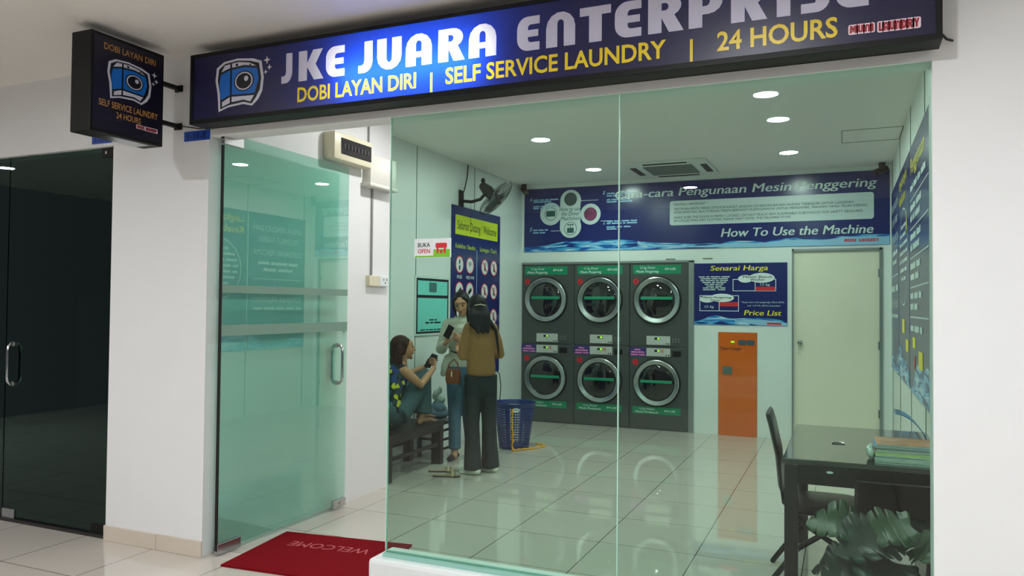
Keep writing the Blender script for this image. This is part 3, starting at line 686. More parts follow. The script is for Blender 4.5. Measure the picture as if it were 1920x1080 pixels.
# price list
pr = MB().box(-1.654, 9.336, 1.300, -.597, 9.3445, 2.032).build('price_list_poster', NAVY); tag(pr, 'navy price list poster with yellow headings, between the dryers and the cream door', 'poster')
pl = FRONT(9.336)
lp = wavy(-1.652, -.599, 1.302, lambda u: 1.36+.03*math.sin(u*5)+.075*math.exp(-((u+1.42)/.14)**2), 30); v, f = curve_fill([lp]); MB().add([pl.p(a, c_, .001) for a, c_ in v], f).build('water_picture', WATER, pr)
pale(pl, -1.18, -.601, 1.3025, lambda u: 1.36+.03*math.sin(u*5)+.075*math.exp(-((u+1.42)/.14)**2), pr)
lettering(pl, [('Senarai Harga', -1.465, 1.945, -.80, .058, .2, .03), ('Price List', -1.075, 1.418, -.655, .058, .2, .03)], pr, YEL, .002)
flat(pl, frame(-1.205, 1.700, -.720, 1.842, .007)+frame(-1.590, 1.462, -1.135, 1.650, .007)+[rect(-.955, 1.700, -.948, 1.842), rect(-1.365, 1.462, -1.358, 1.62)], pr, PAPERW, 'table_lines', .0015)
flat(pl, [rect(-.948, 1.704, -.727, 1.752), rect(-1.358, 1.52, -1.142, 1.57)], pr, RED, 'red_price_cell', .0017)
flat(pl, [disc(-1.06, 1.845, .085, 24, .045), disc(-.88, 1.855, .145, 28, .058)], pr, PAPERW, 'washer_bubble', .002)
flat(pl, [disc(-1.50, 1.605, .09, 24, .042), disc(-1.33, 1.62, .14, 28, .050)], pr, PAPERW, 'dryer_bubble', .002)
lettering(pl, [('Mesin Basuh', -1.09, 1.855, -.76, .026, .2, .02), ('Washer', -1.01, 1.822, -.84, .026, .2, .02), ('Mesin Pengering', -1.56, 1.615, -1.22, .022, .2, .02), ('Dryer', -1.46, 1.580, -1.34, .024, .2, .02)], pr, INK, .003)
lettering(pl, [('12 kg', -.895, 1.765, -.785, .026, .2, .02), ('12 kg', -1.53, 1.502, -1.42, .026, .2, .02), ('*Harga mulai untuk pengeringan 30min (RM6)', -1.11, 1.562, -.63, .018, .1, .01), ('and +10 Min (RM1) thereafter', -1.04, 1.522, -.67, .018, .1, .01)]
          +[(s, -1.60+d_, 1.865-.022*i, -1.24-d_, .013, .1, .01) for i, (s, d_) in enumerate((((5, 3, 8, 7), 0), ((10, 6, 9), .02), ((4, 9, 3, 8), .02), ((8, 3, 9), .04), ((5, 6, 5, 4), .07), ((6, 5), .09), ((6, 4, 4, 5), .05), ((5, 3), .05)))], pr, CLV, .003)
flat(pl, [rect(-.82, 1.312, -.66, 1.335)], pr, RED, 'red_caption', .002)

# ================================================================== LEFT WALL
wbn = MB().box(-3.903, 7.337, .70, -3.892, 8.598, 2.600).build('welcome_banner', NAVY); tag(wbn, 'tall navy welcome banner with a lime heading and round icons on the left wall', 'banner')
pl = LEFTW(-3.8918)
lm = flat(pl, [rect(7.41, 2.285, 8.52, 2.500)], wbn, LIME, 'lime_heading', .001)
lettering(pl, [('Selamat Datang / Welcome', 7.46, 2.345, 8.48, .095, 0, .008)], lm, INK, .002)
lettering(pl, [('Kelebihan / Benefits', 7.42, 2.135, 7.91, .05, 0, .004), ('Larangan / Don\'t', 8.03, 2.135, 8.50, .05, 0, .004)], wbn, MATS['lime yellow print'], .002)
flat(pl, [rect(7.945, 1.1, 7.957, 2.14)], wbn, LBLUE, 'divider', .001)
for (y, z, k) in ((7.52, 1.955, 0), (7.775, 1.955, 1), (8.165, 1.955, 2), (8.42, 1.955, 2), (7.52, 1.67, 3), (7.775, 1.67, 3), (8.165, 1.67, 2), (8.42, 1.67, 2), (8.42, 1.37, 2), (8.165, 1.37, 2), (7.52, 1.37, 0), (7.775, 1.37, 1)):
    ic = flat(pl, [disc(y, z, .098, 28)], wbn, RED, 'icon_ring', .001); flat(pl, [disc(y, z, .084, 28)], ic, PAPERW, 'icon_disc', .0015)
    if k == 1:
        for r in (.06, .04, .02):
            flat(pl, [[(y+r*math.cos(a), z-.02+r*math.sin(a)) for a in [math.radians(q) for q in range(40, 141, 20)]]+[(y+(r-.010)*math.cos(a), z-.02+(r-.010)*math.sin(a)) for a in [math.radians(q) for q in range(140, 39, -20)]]], ic, INK, 'signal_arc', .002)
    elif k == 0: flat(pl, [disc(y, z+.03, .016, 12, .03), rect(y-.018, z-.06, y+.018, z-.01)], ic, INK, 'bottle_symbol', .002)
    elif k == 3: flat(pl, [[(y-.05, z-.02), (y+.03, z+.04), (y+.05, z+.0), (y-.02, z-.05)]], ic, INK, 'camera_symbol', .002)
    else:
        flat(pl, [disc(y+.008, z+.04, .014, 10), rect(y-.015, z-.045, y+.02, z+.022)], ic, INK, 'figure_symbol', .002)
        flat(pl, [[(y-.062, z+.052), (y-.050, z+.062), (y+.062, z-.052), (y+.050, z-.062)]], ic, RED, 'slash', .0025)
lettering(pl, [('FREE', 7.46, 1.80, 7.58, .035, 0, .004), ('FREE WIFI', 7.68, 1.80, 7.88, .035, 0, .004)], wbn, PAPERW, .002)

qr = MB().box(-3.905, 6.575, 1.195, -3.893, 7.295, 1.800).build('notice_poster', mat('pale frame', rgb(214, 232, 228), .3)); tag(qr, 'turquoise framed notice on the left wall above the sitting woman', 'poster')
pl = LEFTW(-3.893)
flat(pl, [rect(6.60, 1.215, 7.27, 1.775)], qr, INK, 'black_border', .0008)
flat(pl, [rect(6.625, 1.235, 7.245, 1.750)], qr, mat('turquoise print', rgb(130, 226, 216), .35), 'notice_print', .0014)
flat(pl, [rect(6.61, 1.575, 7.26, 1.605)], qr, INK, 'black_stripe', .002)
flat(pl, [rrect(6.85, 1.635, 7.01, 1.735, .015)], qr, mat('teal grey print', rgb(70, 120, 120), .4), 'badge', .002)
lettering(pl, [((4, 3, 7), 6.78, 1.315, 7.10, .018), ((5, 3), 6.86, 1.345, 7.02, .015), ((6, 3, 5, 3, 10), 6.68, 1.245, 7.18, .014)], qr, INK, .002)

# open sticker on the glass
st = MB().box(-2.058, 3.4635, 1.748, -1.842, 3.4655, 1.846).build('open_sticker', PAPERW); tag(st, 'small white green and red sticker reading BUKA OPEN on the glass', 'sticker')
pl = FRONT(3.4635)
flat(pl, [rrect(-1.945, 1.752, -1.848, 1.790, .008), rrect(-2.054, 1.7495, -1.848, 1.7575, .003)], st, mat('leaf green print', rgb(120, 196, 40), .4), 'green_band', .0005)
flat(pl, [rrect(-2.048, 1.757, -1.952, 1.841, .006)], st, PAPERW, 'white_box', .001)
lettering(pl, [('BUKA', -2.036, 1.802, -1.965, .022, 0, .025)], st, INK, .0015); lettering(pl, [('OPEN', -2.036, 1.770, -1.965, .022, 0, .025)], st, RED, .0015)
flat(pl, [rrect(-1.932, 1.796, -1.866, 1.822, .006), rect(-1.926, 1.768, -1.915, 1.796), rect(-1.905, 1.768, -1.893, 1.785), rect(-1.883, 1.768, -1.872, 1.796), rect(-1.926, 1.782, -1.872, 1.786)], st, RED, 'shop_picture', .001)

# ================================================================== RIGHT WALL BANNERS (u = -y)
pl = RIGHTW(.468)
def rbanner(y0, y1, label):
    o = MB().box(.468, y0, .885, .480, y1, 2.735).build('wall_banner', NAVY); tag(o, label, 'banner', 'navy banners on the right wall')
    lp = wavy(-y1+.002, -y0-.002, .887, lambda u: 1.05+.10*math.sin(u*3.1)+.05*math.sin(u*7), 30); v, f = curve_fill([lp]); MB().add([pl.p(a, c_, .001) for a, c_ in v], f).build('water_picture', WATER, o)
    return o
o = rbanner(7.965, 9.12, 'navy banner with white headings on free detergent, farthest on the right wall')
L = -9.05
lettering(pl, [('SERBUK PENCUCI DAN', L, 2.50, -8.04, .075, 0, .01), ('PELEMBUT FABRIK', L+.09, 2.345, -8.13, .075, 0, .01), ('DISEDIAKAN PERCUMA', L, 2.17, -8.04, .075, 0, .01), ((5, 9, 6), L+.1, 2.04, -8.14, .045), ((6, 5), L+.2, 1.95, -8.25, .045),
    ((9, 1, 6), L+.02, 1.68, -8.06, .07, 0, .01), ('SOFTENER PROVIDED', L, 1.52, -8.04, .07, 0, .01), ((3, 4, 4, 5, 4), L, 1.42, -8.06, .04)], o, CLV, .002)
flat(pl, [rect(L, 1.835, -8.04, 1.845)], o, CLV, 'white_rule', .0015)
o = rbanner(6.71, 7.925, 'navy banner with a two-line yellow heading, middle one on the right wall')
lettering(pl, [('Langkah-langkah', -7.86, 2.58, -6.95, .09, .1, .02), ('Keselamatan', -7.86, 2.43, -7.10, .09, .1, .02)], o, YEL, .002)
rg = [(-7.33+.50*math.cos(a), 1.95+.42*math.sin(a)) for a in [2*PI*k/48 for k in range(49)]]; rg2 = [(-7.33+.485*math.cos(a), 1.95+.405*math.sin(a)) for a in [2*PI*k/48 for k in range(48, -1, -1)]]
flat(pl, [[rg[k], rg[k+1], rg2[47-k], rg2[48-k]] for k in range(48)], o, CLV, 'circle_line', .0015)
lettering(pl, [(s, -7.33-wd, 2.20-.075*i, -7.33+wd, .034, .1) for i, (s, wd) in enumerate((((6, 8), .26), ((6, 10, 4), .38), ((5, 5, 10), .42), ((2, 5, 5, 4), .44), ((2, 3, 5, 8), .42), ((10, 6), .38), ((3, 4), .26)))], o, CLV, .002)
flat(pl, [rrect(-7.5, 1.30, -7.2, 1.42, .02), rrect(-7.1, 1.16, -6.8, 1.26, .02)], o, YEL, 'yellow_tag', .002)
flat(pl, [[(-7.05, 2.12), (-6.93, 2.12), (-6.99, 2.34)]], o, YEL, 'warning_triangle', .002)
o = rbanner(5.05, 6.67, 'navy banner with ruled lines of steps, nearest on the right wall')
lettering(pl, [('Penggunaan', -6.55, 2.52, -5.45, .12, .1, .02)], o, YEL, .002)
flat(pl, [rect(-6.6, z, -5.2, z+.010) for z in (2.32, 2.10, 1.88, 1.66, 1.44)], o, CLV, 'white_rule', .0015)
lettering(pl, [(s, -6.58, z, -6.58+wd, .05, .1) for z, s, wd in ((2.39, (5, 5, 4, 6), 1.2), (2.24, (8, 7), .9), (2.16, (3, 3, 7), .8), (2.02, (8, 5), .85), (1.94, (3, 9), .75), (1.80, (8, 5), .8), (1.72, (6, 5), .7), (1.58, (5, 6, 4), .9), (1.50, (5, 5), .6), (1.34, (6, 8, 4), .95))], o, CLV, .002)
flat(pl, [rrect(-6.4, 1.22, -6.15, 1.30, .02), rrect(-5.9, 1.10, -5.6, 1.22, .02)], o, YEL, 'yellow_tag', .002); flat(pl, [disc(-6.2, 1.12, .05, 16)], o, RED, 'red_dot', .002)

# ================================================================== CEILING AC, HATCH, CCTV, FAN
t = root('ceiling_air_conditioner', (-1.79, 8.66, ZR), 'square white air conditioner set in the shop ceiling', 'air conditioner')
b = MB(); b.box(-2.24, 8.21, ZR-.028, -1.34, 9.11, ZR+.002, .01); b.build('panel', mat('aircon white', rgb(226, 230, 226), .4), t)
MB().box(-2.06, 8.39, ZR-.036, -1.52, 8.93, ZR-.026, .003).build('intake_grille', mat('grille grey', rgb(96, 108, 100), .6, var=.3, scale=80), t)
for bx in ((-2.03, 8.235, -1.55, 8.285), (-2.03, 9.035, -1.55, 9.085), (-2.215, 8.42, -2.145, 8.90), (-1.435, 8.42, -1.365, 8.90)): MB().box(bx[0], bx[1], ZR-.034, bx[2], bx[3], ZR-.027, .002).build('air_outlet', BLACKM, t)
b = MB()
for q in frame(-.02, 7.40, .478, 7.955, .006): b.box(q[0][0], q[0][1], ZR-.003, q[2][0], q[2][1], ZR+.001)
tag(b.build('ceiling_hatch', mat('hatch gap', rgb(50, 60, 56), .8)), 'thin dark outline of an access hatch in the ceiling at the right', 'hatch')
def cctv(c, d, label):
    c = Vector(c); d = Vector(d).normalized(); t = root('security_camera', c, label, 'camera', 'cameras in the back corners')
    MB().cyl(c+Vector((0, 0, .0)), c-Vector((0, 0, .06)), .035, .03).build('mount', BLACK, t); p = c-Vector((0, 0, .08))
    MB().chain([c-Vector((0, 0, .05)), p], .012, 8).build('arm', BLACK, t)
    MB().cyl(p-d*.07, p+d*.10, .033, .038, 16).build('camera_body', BLACK, t, True); MB().cyl(p+d*.10, p+d*.103, .026, n=16).build('lens', DKGLASS, t)
cctv((-3.83, 9.21, ZR), (.6, -.7, -.4), 'black security camera in the left back corner of the ceiling'); cctv((.38, 9.18, ZR), (-.6, -.7, -.35), 'black security camera in the right back corner of the ceiling')
# wall fan
fc = Vector((-3.55, 7.72, 2.69)); n = (Vector((.918, .397, 0))*.70+Vector((0, 0, -1))*.70+Vector((.44, -.9, 0))*.16).normalized()
t = root('wall_fan', (-3.9, 7.55, 2.6), 'grey wall fan tilted down above the welcome banner', 'fan')
MB().box(-3.905, 7.50, 2.60, -3.885, 7.60, 2.78, .006).build('wall_plate', BLACK, t)
mh = fc-n*.13
MB().chain([(-3.89, 7.55, 2.66), (-3.78, 7.58, 2.65), (-3.70, 7.63, 2.68), mh], .018, 10).build('arm', BLACK, t, True)
MB().chain([mh-n*.07, mh, fc-n*.03], [.05, .068, .055], 20).build('motor_housing', mat('dark grey plastic', rgb(44, 46, 46), .35), t, True)
MB().ell(mh+Vector((-.06, 0, .12)), (.025, .025, .03)).build('oscillation_knob', BLACK, t, True)
a = n.orthogonal().normalized(); q = n.cross(a); R = .25
b = MB()
for k in range(48):
    an = 2*PI*k/48; dr = a*math.cos(an)+q*math.sin(an)
    b.chain([fc+dr*.035+n*.042, fc+dr*.13+n*.046, fc+dr*.21+n*.03, fc+dr*R-n*.0, fc+dr*.21-n*.035, fc+dr*.12-n*.045, fc+dr*.04-n*.046], .0014, 5)
for rr, dd in ((R, 0), (.17, .041), (.10, .047), (.17, -.042)):
    b.chain([fc+n*dd+(a*math.cos(2*PI*k/48)+q*math.sin(2*PI*k/48))*rr for k in range(48)], .003 if rr == R else .0016, 6, close=True)
b.build('guard', mat('grey wire', rgb(70, 78, 76), .35, metal=.5), t, True)
for k in range(3):
    b = MB(); a0 = 2*PI*k/3; prof = []
    for rr, w0, tw in ((.03, .25, .5), (.09, .75, .42), (.15, .80, .34), (.205, .55, .26)):
        prof.append([fc+(a*math.cos(a0+s_*w0/2)+q*math.sin(a0+s_*w0/2))*rr+n*(s_*tw*.06+e) for s_, e in ((-1, 0), (0, .006), (1, 0), (1, -.002), (0, .004), (-1, -.002))])
    b.rings(prof); b.build('blade', mat('smoky blade', rgb(90, 104, 104), .3), t, True)
MB().chain([fc-n*.02, fc+n*.044], [.03, .036], 16).build('hub', mat('dark grey plastic', (0, 0, 0, 1)), t, True)
MB().chain([(-3.895, 7.62, 2.78), (-3.897, 7.70, 2.95), (-3.897, 7.72, ZR)], .006, 8).build('cable', BLACKM, t, True)
MB().chain([(-3.80, 7.60, 2.63), (-3.80, 7.60, 2.30)], .0025, 6).build('pull_cord', BLACKM, t, True)

# ================================================================== ELECTRICS ON THE COLUMN
t = root('breaker_box', (-3.48, 4.86, 2.56), 'cream breaker box with a dark window on the column', 'electrical box')
b = MB(); b.box(-3.482, 4.545, 2.560, -3.375, 5.03, 2.765, .018); b.build('housing', CREAM, t, True)
b = MB(); b.box(-3.38, 4.62, 2.605, -3.370, 5.01, 2.725, .006); b.build('window', mat('smoked cover', rgb(44, 42, 46), .15), t)
b = MB()
for k in range(8): b.box(-3.3715, 4.65+.043*k, 2.650, -3.366, 4.67+.043*k, 2.685, .001)
b.build('switch_row', mat('breaker grey', rgb(24, 24, 28), .4), t)
t = root('meter_box', (-3.48, 5.24, 2.42), 'smaller plain cream box right of the breaker box', 'electrical box')
b = MB(); b.box(-3.482, 5.045, 2.455, -3.40, 5.425, 2.690, .012); b.build('housing', mat('pale grey plastic', rgb(220, 218, 210), .35), t, True)
b = MB(); b.box(-3.482, 5.02, 2.430, -3.385, 5.435, 2.460, .008); b.build('lower_lip', MATS['pale grey plastic'], t, True)
t = root('conduit', (-3.475, 5.19, 1.74), 'thin grey vertical conduit between the boxes and the socket', 'pipe')
MB().chain([(-3.470, 5.175, 1.735), (-3.470, 5.175, 2.426)], .009, 10).build('lower_pipe', mat('conduit grey', rgb(150, 148, 148), .5), t, True)
MB().chain([(-3.470, 5.115, 2.76), (-3.470, 5.115, 3.2)], .007, 10).build('upper_pipe', MATS['conduit grey'], t, True)
t = root('power_socket', (-3.48, 5.27, 1.65), 'cream double socket low on the column beside the window glass', 'socket')
MB().box(-3.482, 5.11, 1.652, -3.442, 5.26, 1.735, .004).build('switch_plate', CREAM, t); MB().box(-3.482, 5.262, 1.652, -3.440, 5.40, 1.735, .004).build('socket_plate', PAPERW, t)
b = MB()
for y, z in ((5.31, 1.705), (5.355, 1.705), (5.332, 1.68)): b.box(-3.441, y-.004, z-.008, -3.4385, y+.004, z+.008)
b.build('socket_holes', INK, t)
tag(MB().cyl((-3.482, 4.83, 1.30), (-3.462, 4.83, 1.30), .012).build('wall_plug', CREAM), 'tiny cream plug in the column beside the green door', 'wall plug')

# ================================================================== MAT
t = root('door_mat', (-2.85, 3.8, 0), 'red carpet door mat with worn lettering in the doorway', 'mat')
mc = [(-3.255, 3.397), (-2.36, 3.47), (-2.50, 4.16), (-3.348, 4.057)]
mc = [(-3.265, 3.39), (-2.33, 3.46), (-2.47, 4.17), (-3.352, 4.06)]
b = MB(); b.rings([[Vector((x, y, z)) for x, y in mc] for z in (.001, .012)]); b.build('carpet', MATRED, t)
M0 = Vector((-2.62, 3.92, .0125)); MU = Vector((-.93, -.10, 0)).normalized(); MV = Vector((-MU.y, MU.x, 0))*1.0
PM = Plane(M0, MU, MV)
lettering(PM, [('WELCOME', .0, -.05, .55, .085, 0, .0)], t, mat('worn pink lettering', rgb(196, 96, 100), .9), .001)

# ================================================================== DESK
t = root('desk', (.09, 4.72, 0), 'black brown wooden desk against the right wall just inside the glass', 'desk')
b = MB(); b.box(-.285, 4.10, .722, .462, 5.335, .750, .004); b.build('tabletop', DESKTOP, t)
b = MB(); b.box(-.262, 4.115, .625, .45, 4.145, .722); b.box(-.262, 5.29, .625, .45, 5.32, .722); b.box(-.262, 4.145, .625, -.235, 5.29, .722); b.build('apron', WOODK, t)
for x, y in ((-.245, 4.135), (.43, 4.135), (-.245, 5.295), (.43, 5.295)): MB().box(x-.032, y-.032, 0, x+.032, y+.032, .722, .003).build('leg', WOODK, t)
flat(FRONT(4.115), [disc(-.065, .693, .016, 16, .006)], t, PAPERW, 'white_sticker', .001)
o = MB(); o.chain([(-.06, 4.66, .754), (-.03, 4.68, .757), (0, 4.66, .754)], .004, 6); o.chain([(-.03+.012*math.cos(k*PI/6), 4.66+.012*math.sin(k*PI/6), .753) for k in range(12)], .0015, 6, close=True); tag(o.build('key', STEEL, None, True), 'small bunch of keys lying on the desk', 'keys')
# magazines
cols = [(96, 128, 110), (180, 186, 180), (60, 100, 90), (190, 200, 90), (150, 130, 130), (90, 90, 100), (120, 160, 200), (200, 140, 100)]
for i, c_ in enumerate(cols):
    z = .7505+.0095*i; dx = (.0, .004, -.003, .006, .0, .01, .004, .012)[i]; dy = (0, .005, .03, .035, .07, .075, .115, .12)[i]; r_ = Matrix.Rotation((.02, -.01, .03, .0, -.03, .02, -.02, .04)[i], 3, 'Z')
    t = MB().box(.135+dx, 4.14+dy, z, .440+dx*.3, 4.40+dy, z+.009, .001, rot=r_).build('magazine', mat('magazine pages %d' % i, rgb(200, 206, 200), .5))
    tag(t, ('%s magazine in the stack on the desk' % ('bottom green-edged', 'second lowest, pale', 'third lowest, dark green', 'fourth, lime covered', 'fifth, grey-pink covered', 'sixth, dark covered', 'seventh, sky blue covered', 'topmost, with a blue and orange cover')[i]), 'magazine', 'magazines on the desk')
    MB().box(.134+dx, 4.139+dy, z+.0091, .4405+dx*.3, 4.4005+dy, z+.0095, 0, rot=r_).build('cover', mat('magazine cover %d' % i, rgb(*c_), .25, var=.6, scale=14), t)
t = root('plastic_bag', (.13, 4.24, .751), 'crumpled clear plastic bag at the left edge of the magazines', 'bag')
b = MB()
for k in range(5): b.ell((.118+.006*math.sin(k*2), 4.18+.035*k, .787+.008*math.cos(k*3)), (.014, .028, .024), Matrix.Rotation(k, 3, 'X'), 8, 6)
b.build('film', mat('cloudy plastic', rgb(206, 220, 210), .2), t, True)
t = root('leaflet', (.38, 4.62, .75), 'glossy blue leaflet curling over on the desk by the right wall', 'leaflet')
b = MB(); rs = []
for k in range(9):
    s_ = k/8; x = .42-.17*s_**1.4; z = .752+.20*math.sin(s_*1.55)
    rs.append([Vector((x, 4.52, z)), Vector((x, 4.74, z)), Vector((x-.003, 4.74, z-.003)), Vector((x-.003, 4.52, z-.003))])
b.rings(rs); b.build('sheet', mat('blue leaflet print', rgb(40, 110, 160), .15, var=.9, scale=12), t, True)

# ================================================================== CHAIRS
def chair(name, x, y, face, label, zb=.92, w=.40):
    """black chair with padded seat, slim padded back and bent legs; face = unit direction it looks to"""
    F = Vector((face[0], face[1], 0)).normalized(); S = Vector((-F.y, F.x, 0)); O = Vector((x, y, 0))
    t = root(name, O, label, 'chair', 'black chairs at the desk')
    def P(f, s_, z): return O+F*f+S*s_+Vector((0, 0, z))
    b = MB(); h = w/2
    b.rings([[P(f_, s_, z) for f_, s_ in [(h*.95*math.copysign(abs(math.cos(a_))**.45, math.cos(a_)), h*math.copysign(abs(math.sin(a_))**.45, math.sin(a_))) for a_ in [2*PI*k/24 for k in range(24)]]] for z in (.395, .40)])
    rs = []
    for sc_, z in ((.94, .398), (1, .405), (1, .428), (.95, .442), (.7, .447), (.02, .448)):
        rs.append([P(h*.95*sc_*math.copysign(abs(math.cos(a_))**.5, math.cos(a_)), h*sc_*math.copysign(abs(math.sin(a_))**.5, math.sin(a_)), z) for a_ in [2*PI*k/32 for k in range(32)]])
    b.rings(rs); b.build('seat', VINYL, t, True)
    b = MB(); rs = []
    for f_, z, th in ((-h-.02, 0, .010), (-h-.025, .07, .017), (-h-.040, .46, .018), (-h-.075, .85, .019), (-h-.09, .975, .017), (-h-.092, 1, .006)):
        z = .50+(zb-.50)*z
        rs.append([P(f_+th*math.cos(a_), (h-.01)*math.copysign(abs(math.sin(a_))**.5, math.sin(a_)), z) for a_ in [2*PI*k/20 for k in range(20)]])
    b.rings(rs); b.build('backrest', VINYL, t, True)
    for s_ in (-1, 1):
        MB().chain([P(h*.9, s_*h*.8, .395), P(h*.7, s_*h*.9, .36), P(.0, s_*h*.95, .31), P(-h*.7, s_*h*.97, .21), P(-h-.06, s_*h, .04), P(-h-.08, s_*h, .011)], .015, 10).build('leg', BLACK, t, True)
        MB().chain([P(-h*.9, s_*h*.8, .395), P(-h*.5, s_*h*.9, .34), P(.05, s_*h*.95, .25), P(h*.8, s_*h*.97, .12), P(h+.02, s_*h, .011)], .015, 10).build('leg', BLACK, t, True)
        MB().chain([P(-h*.8, s_*h*.75, .39), P(-h-.01, s_*h*.75, .44), P(-h-.03, s_*h*.75, .60)], .010, 10).build('back_post', BLACK, t, True)
    return t
chair('chair', -.10, 4.62, (1, .04), 'black padded chair tucked under the left side of the desk')
chair('chair', .215, 4.31, (-.04, 1), 'black padded chair pushed in at the near side of the desk behind the plant', zb=.685, w=.38)

# ================================================================== PLANT
t = root('potted_plant', (.14, 3.86, 0), 'potted monstera with large split dark green leaves inside the window', 'plant')
b = MB(); b.lathe((.14, 3.86, 0), (0, 0, 1), [(.001, 0), (.10, 0), (.11, .01), (.14, .20), (.148, .21), (.148, .235), (.132, .235), (.128, .20), (.001, .20)], 32); b.build('pot', mat('dark clay pot', rgb(60, 44, 38), .6), t, True)
MB().lathe((.14, 3.86, .20), (0, 0, 1), [(.128, .0), (.08, .008), (.001, .012)], 24).build('soil', mat('dark soil', rgb(36, 28, 22), .9, bump=.8), t)
LEAF = mat('monstera leaf', rgb(30, 66, 34), .4, var=.3, scale=7, spec=.6); LEAFD = mat('dark monstera leaf', rgb(20, 44, 34), .4, var=.3, scale=7, spec=.6)
def leaf(base, d, nrm, L, W, m, notches=6):
    base = Vector(base); d = Vector(d).normalized(); nrm = Vector(nrm); nrm = (nrm-d*nrm.dot(d)).normalized(); s_ = d.cross(nrm)
    b = MB(); N = 76
    def pt(u, v): return base+d*(u*L)+s_*(v*W/2)+nrm*(-.20*L*u*u+.10*W*abs(v)**1.5-.02*math.sin(u*9)*abs(v))
    for sg_ in (-1, 1):
        prev = None
        for k in range(N+1):
            u = k/N; prof = math.sin(PI*min(1, u*.93+.07)**.72)**.75 if u < 1 else 0.0
            ph = (u*notches) % 1; cut = 1.0
            if .10 < u < .92: cut = 1-.52*math.exp(-((ph-.86)/.085)**2)+.05*math.sin(PI*ph)
            wv = prof*cut
            uo = u+.10*wv*(1 if u > .05 else 0)-.12*(1-u)*wv
            cur = [pt(u, 0), pt((u+uo)/2, sg_*wv*.5), pt(uo, sg_*wv)]
            if prev:
                b.add(prev+cur, [(0, 1, 4, 3), (1, 2, 5, 4)] if sg_ > 0 else [(0, 3, 4, 1), (1, 4, 5, 2)])
            prev = cur
    o = b.build('leaf', m, t, 2, weld=True); so = o.modifiers.new('s', 'SOLIDIFY'); so.thickness = .0015
    return o
def stemleaf(tip, d, nrm, L, W, m):
    st_ = Vector((.14+random.uniform(-.03, .03), 3.86+random.uniform(-.03, .03), .21)); tp = Vector(tip)
    MB().chain([st_, st_*.6+tp*.4+Vector((0, 0, .10)), tp], [.006, .005, .004], 8).build('stem', mat('leaf stem', rgb(60, 96, 52), .5), t, True)
    leaf(tp, d, nrm, L, W, m)
stemleaf((.10, 3.84, .50), (-.75, -.1, .14), (.05, -.55, 1), .26, .25, LEAF)
stemleaf((.20, 3.80, .50), (-.5, -.35, -.05), (.0, -.7, 1), .28, .27, LEAFD)
stemleaf((.27, 3.80, .55), (-.9, -.2, -.22), (0, -.5, 1), .24, .24, LEAF)
stemleaf((.10, 3.76, .40), (-.9, -.1, -.55), (-.4, -.5, .8), .27, .26, LEAFD)
stemleaf((.20, 3.74, .40), (-.2, -.5, -.25), (0, -.7, .8), .24, .28, LEAFD)
stemleaf((.30, 3.82, .47), (.35, -.5, .10), (-.2, -.8, .8), .20, .22, LEAF)
stemleaf((.04, 3.90, .36), (-.8, .2, -.3), (-.3, -.3, 1), .22, .20, LEAFD)
stemleaf((.24, 3.90, .45), (.3, .5, .3), (-.1, -.6, 1), .22, .2, LEAFD)
stemleaf((.12, 3.70, .30), (-.1, -.3, -.4), (.1, -.9, .5), .22, .26, LEAFD)
stemleaf((.28, 3.72, .32), (.15, -.15, -.5), (0, -1, .4), .22, .24, LEAF)

# ================================================================== BENCH, STOOL, BASKET
t = root('bench', (-3.70, 5.98, 0), 'black wooden bench against the left wall that the woman sits on', 'bench')
b = MB(); b.box(-3.895, 5.50, .368, -3.495, 6.47, .402, .004); b.build('seat', WOODK, t)
b = MB(); b.box(-3.53, 5.53, .315, -3.505, 6.44, .368); b.box(-3.885, 5.53, .315, -3.86, 6.44, .368); b.build('apron', WOODK, t)
for x, y in ((-3.53, 5.535), (-3.86, 5.535), (-3.53, 6.435), (-3.86, 6.435)): MB().box(x-.045 if x < -3.7 else x-.065, y-.032, 0, x+.032, y+.032, .369, .003).build('leg', WOODK, t)
b = MB(); b.box(-3.54, 5.56, .175, -3.515, 6.41, .205); b.box(-3.87, 5.56, .175, -3.845, 6.41, .205); b.build('stretcher', WOODK, t)
t = root('slatted_stool', (-3.74, 6.80, 0), 'low black slatted stool holding the laundry bag', 'stool')
b = MB(); b.box(-3.88, 6.62, .330, -3.60, 6.98, .352, .003); b.build('seat', WOODK, t)
for x in (-3.86, -3.62):
    for y in (6.64, 6.96): MB().box(x-.016, y-.016, 0, x+.016, y+.016, .331).build('leg', WOODK, t)
for z in (.08, .17, .26): MB().box(-3.625, 6.64, z, -3.610, 6.96, z+.022).build('slat', WOODK, t); MB().box(-3.87, 6.640, z, -3.61, 6.652, z+.022).build('slat', WOODK, t)
t = root('laundry_bag', (-3.74, 6.78, .352), 'clear plastic bag of pale blue laundry on the slatted stool', 'bag')
b = MB()
for k in range(9): b.ell((-3.74+.04*math.sin(k*2.3), 6.79+.04*math.cos(k*1.7), .352+.055+.012*k), (.095-.005*k, .085-.004*k, .05), Matrix.Rotation(k*.7, 3, 'Z'), 12, 8)
bake(b, 'contents', mat('blue grey laundry', rgb(120, 150, 176), .5, var=.5, scale=9, bump=.5), t, .009, 2)
b = MB()
for k in range(5): b.ell((-3.74+.03*math.sin(k*2), 6.79+.03*math.cos(k), .53+.03*k), (.055-.008*k, .05-.006*k, .04), None, 10, 8)
bake(b, 'gathered_top', mat('cloudy plastic', (0, 0, 0, 1)), t, .008, 1)

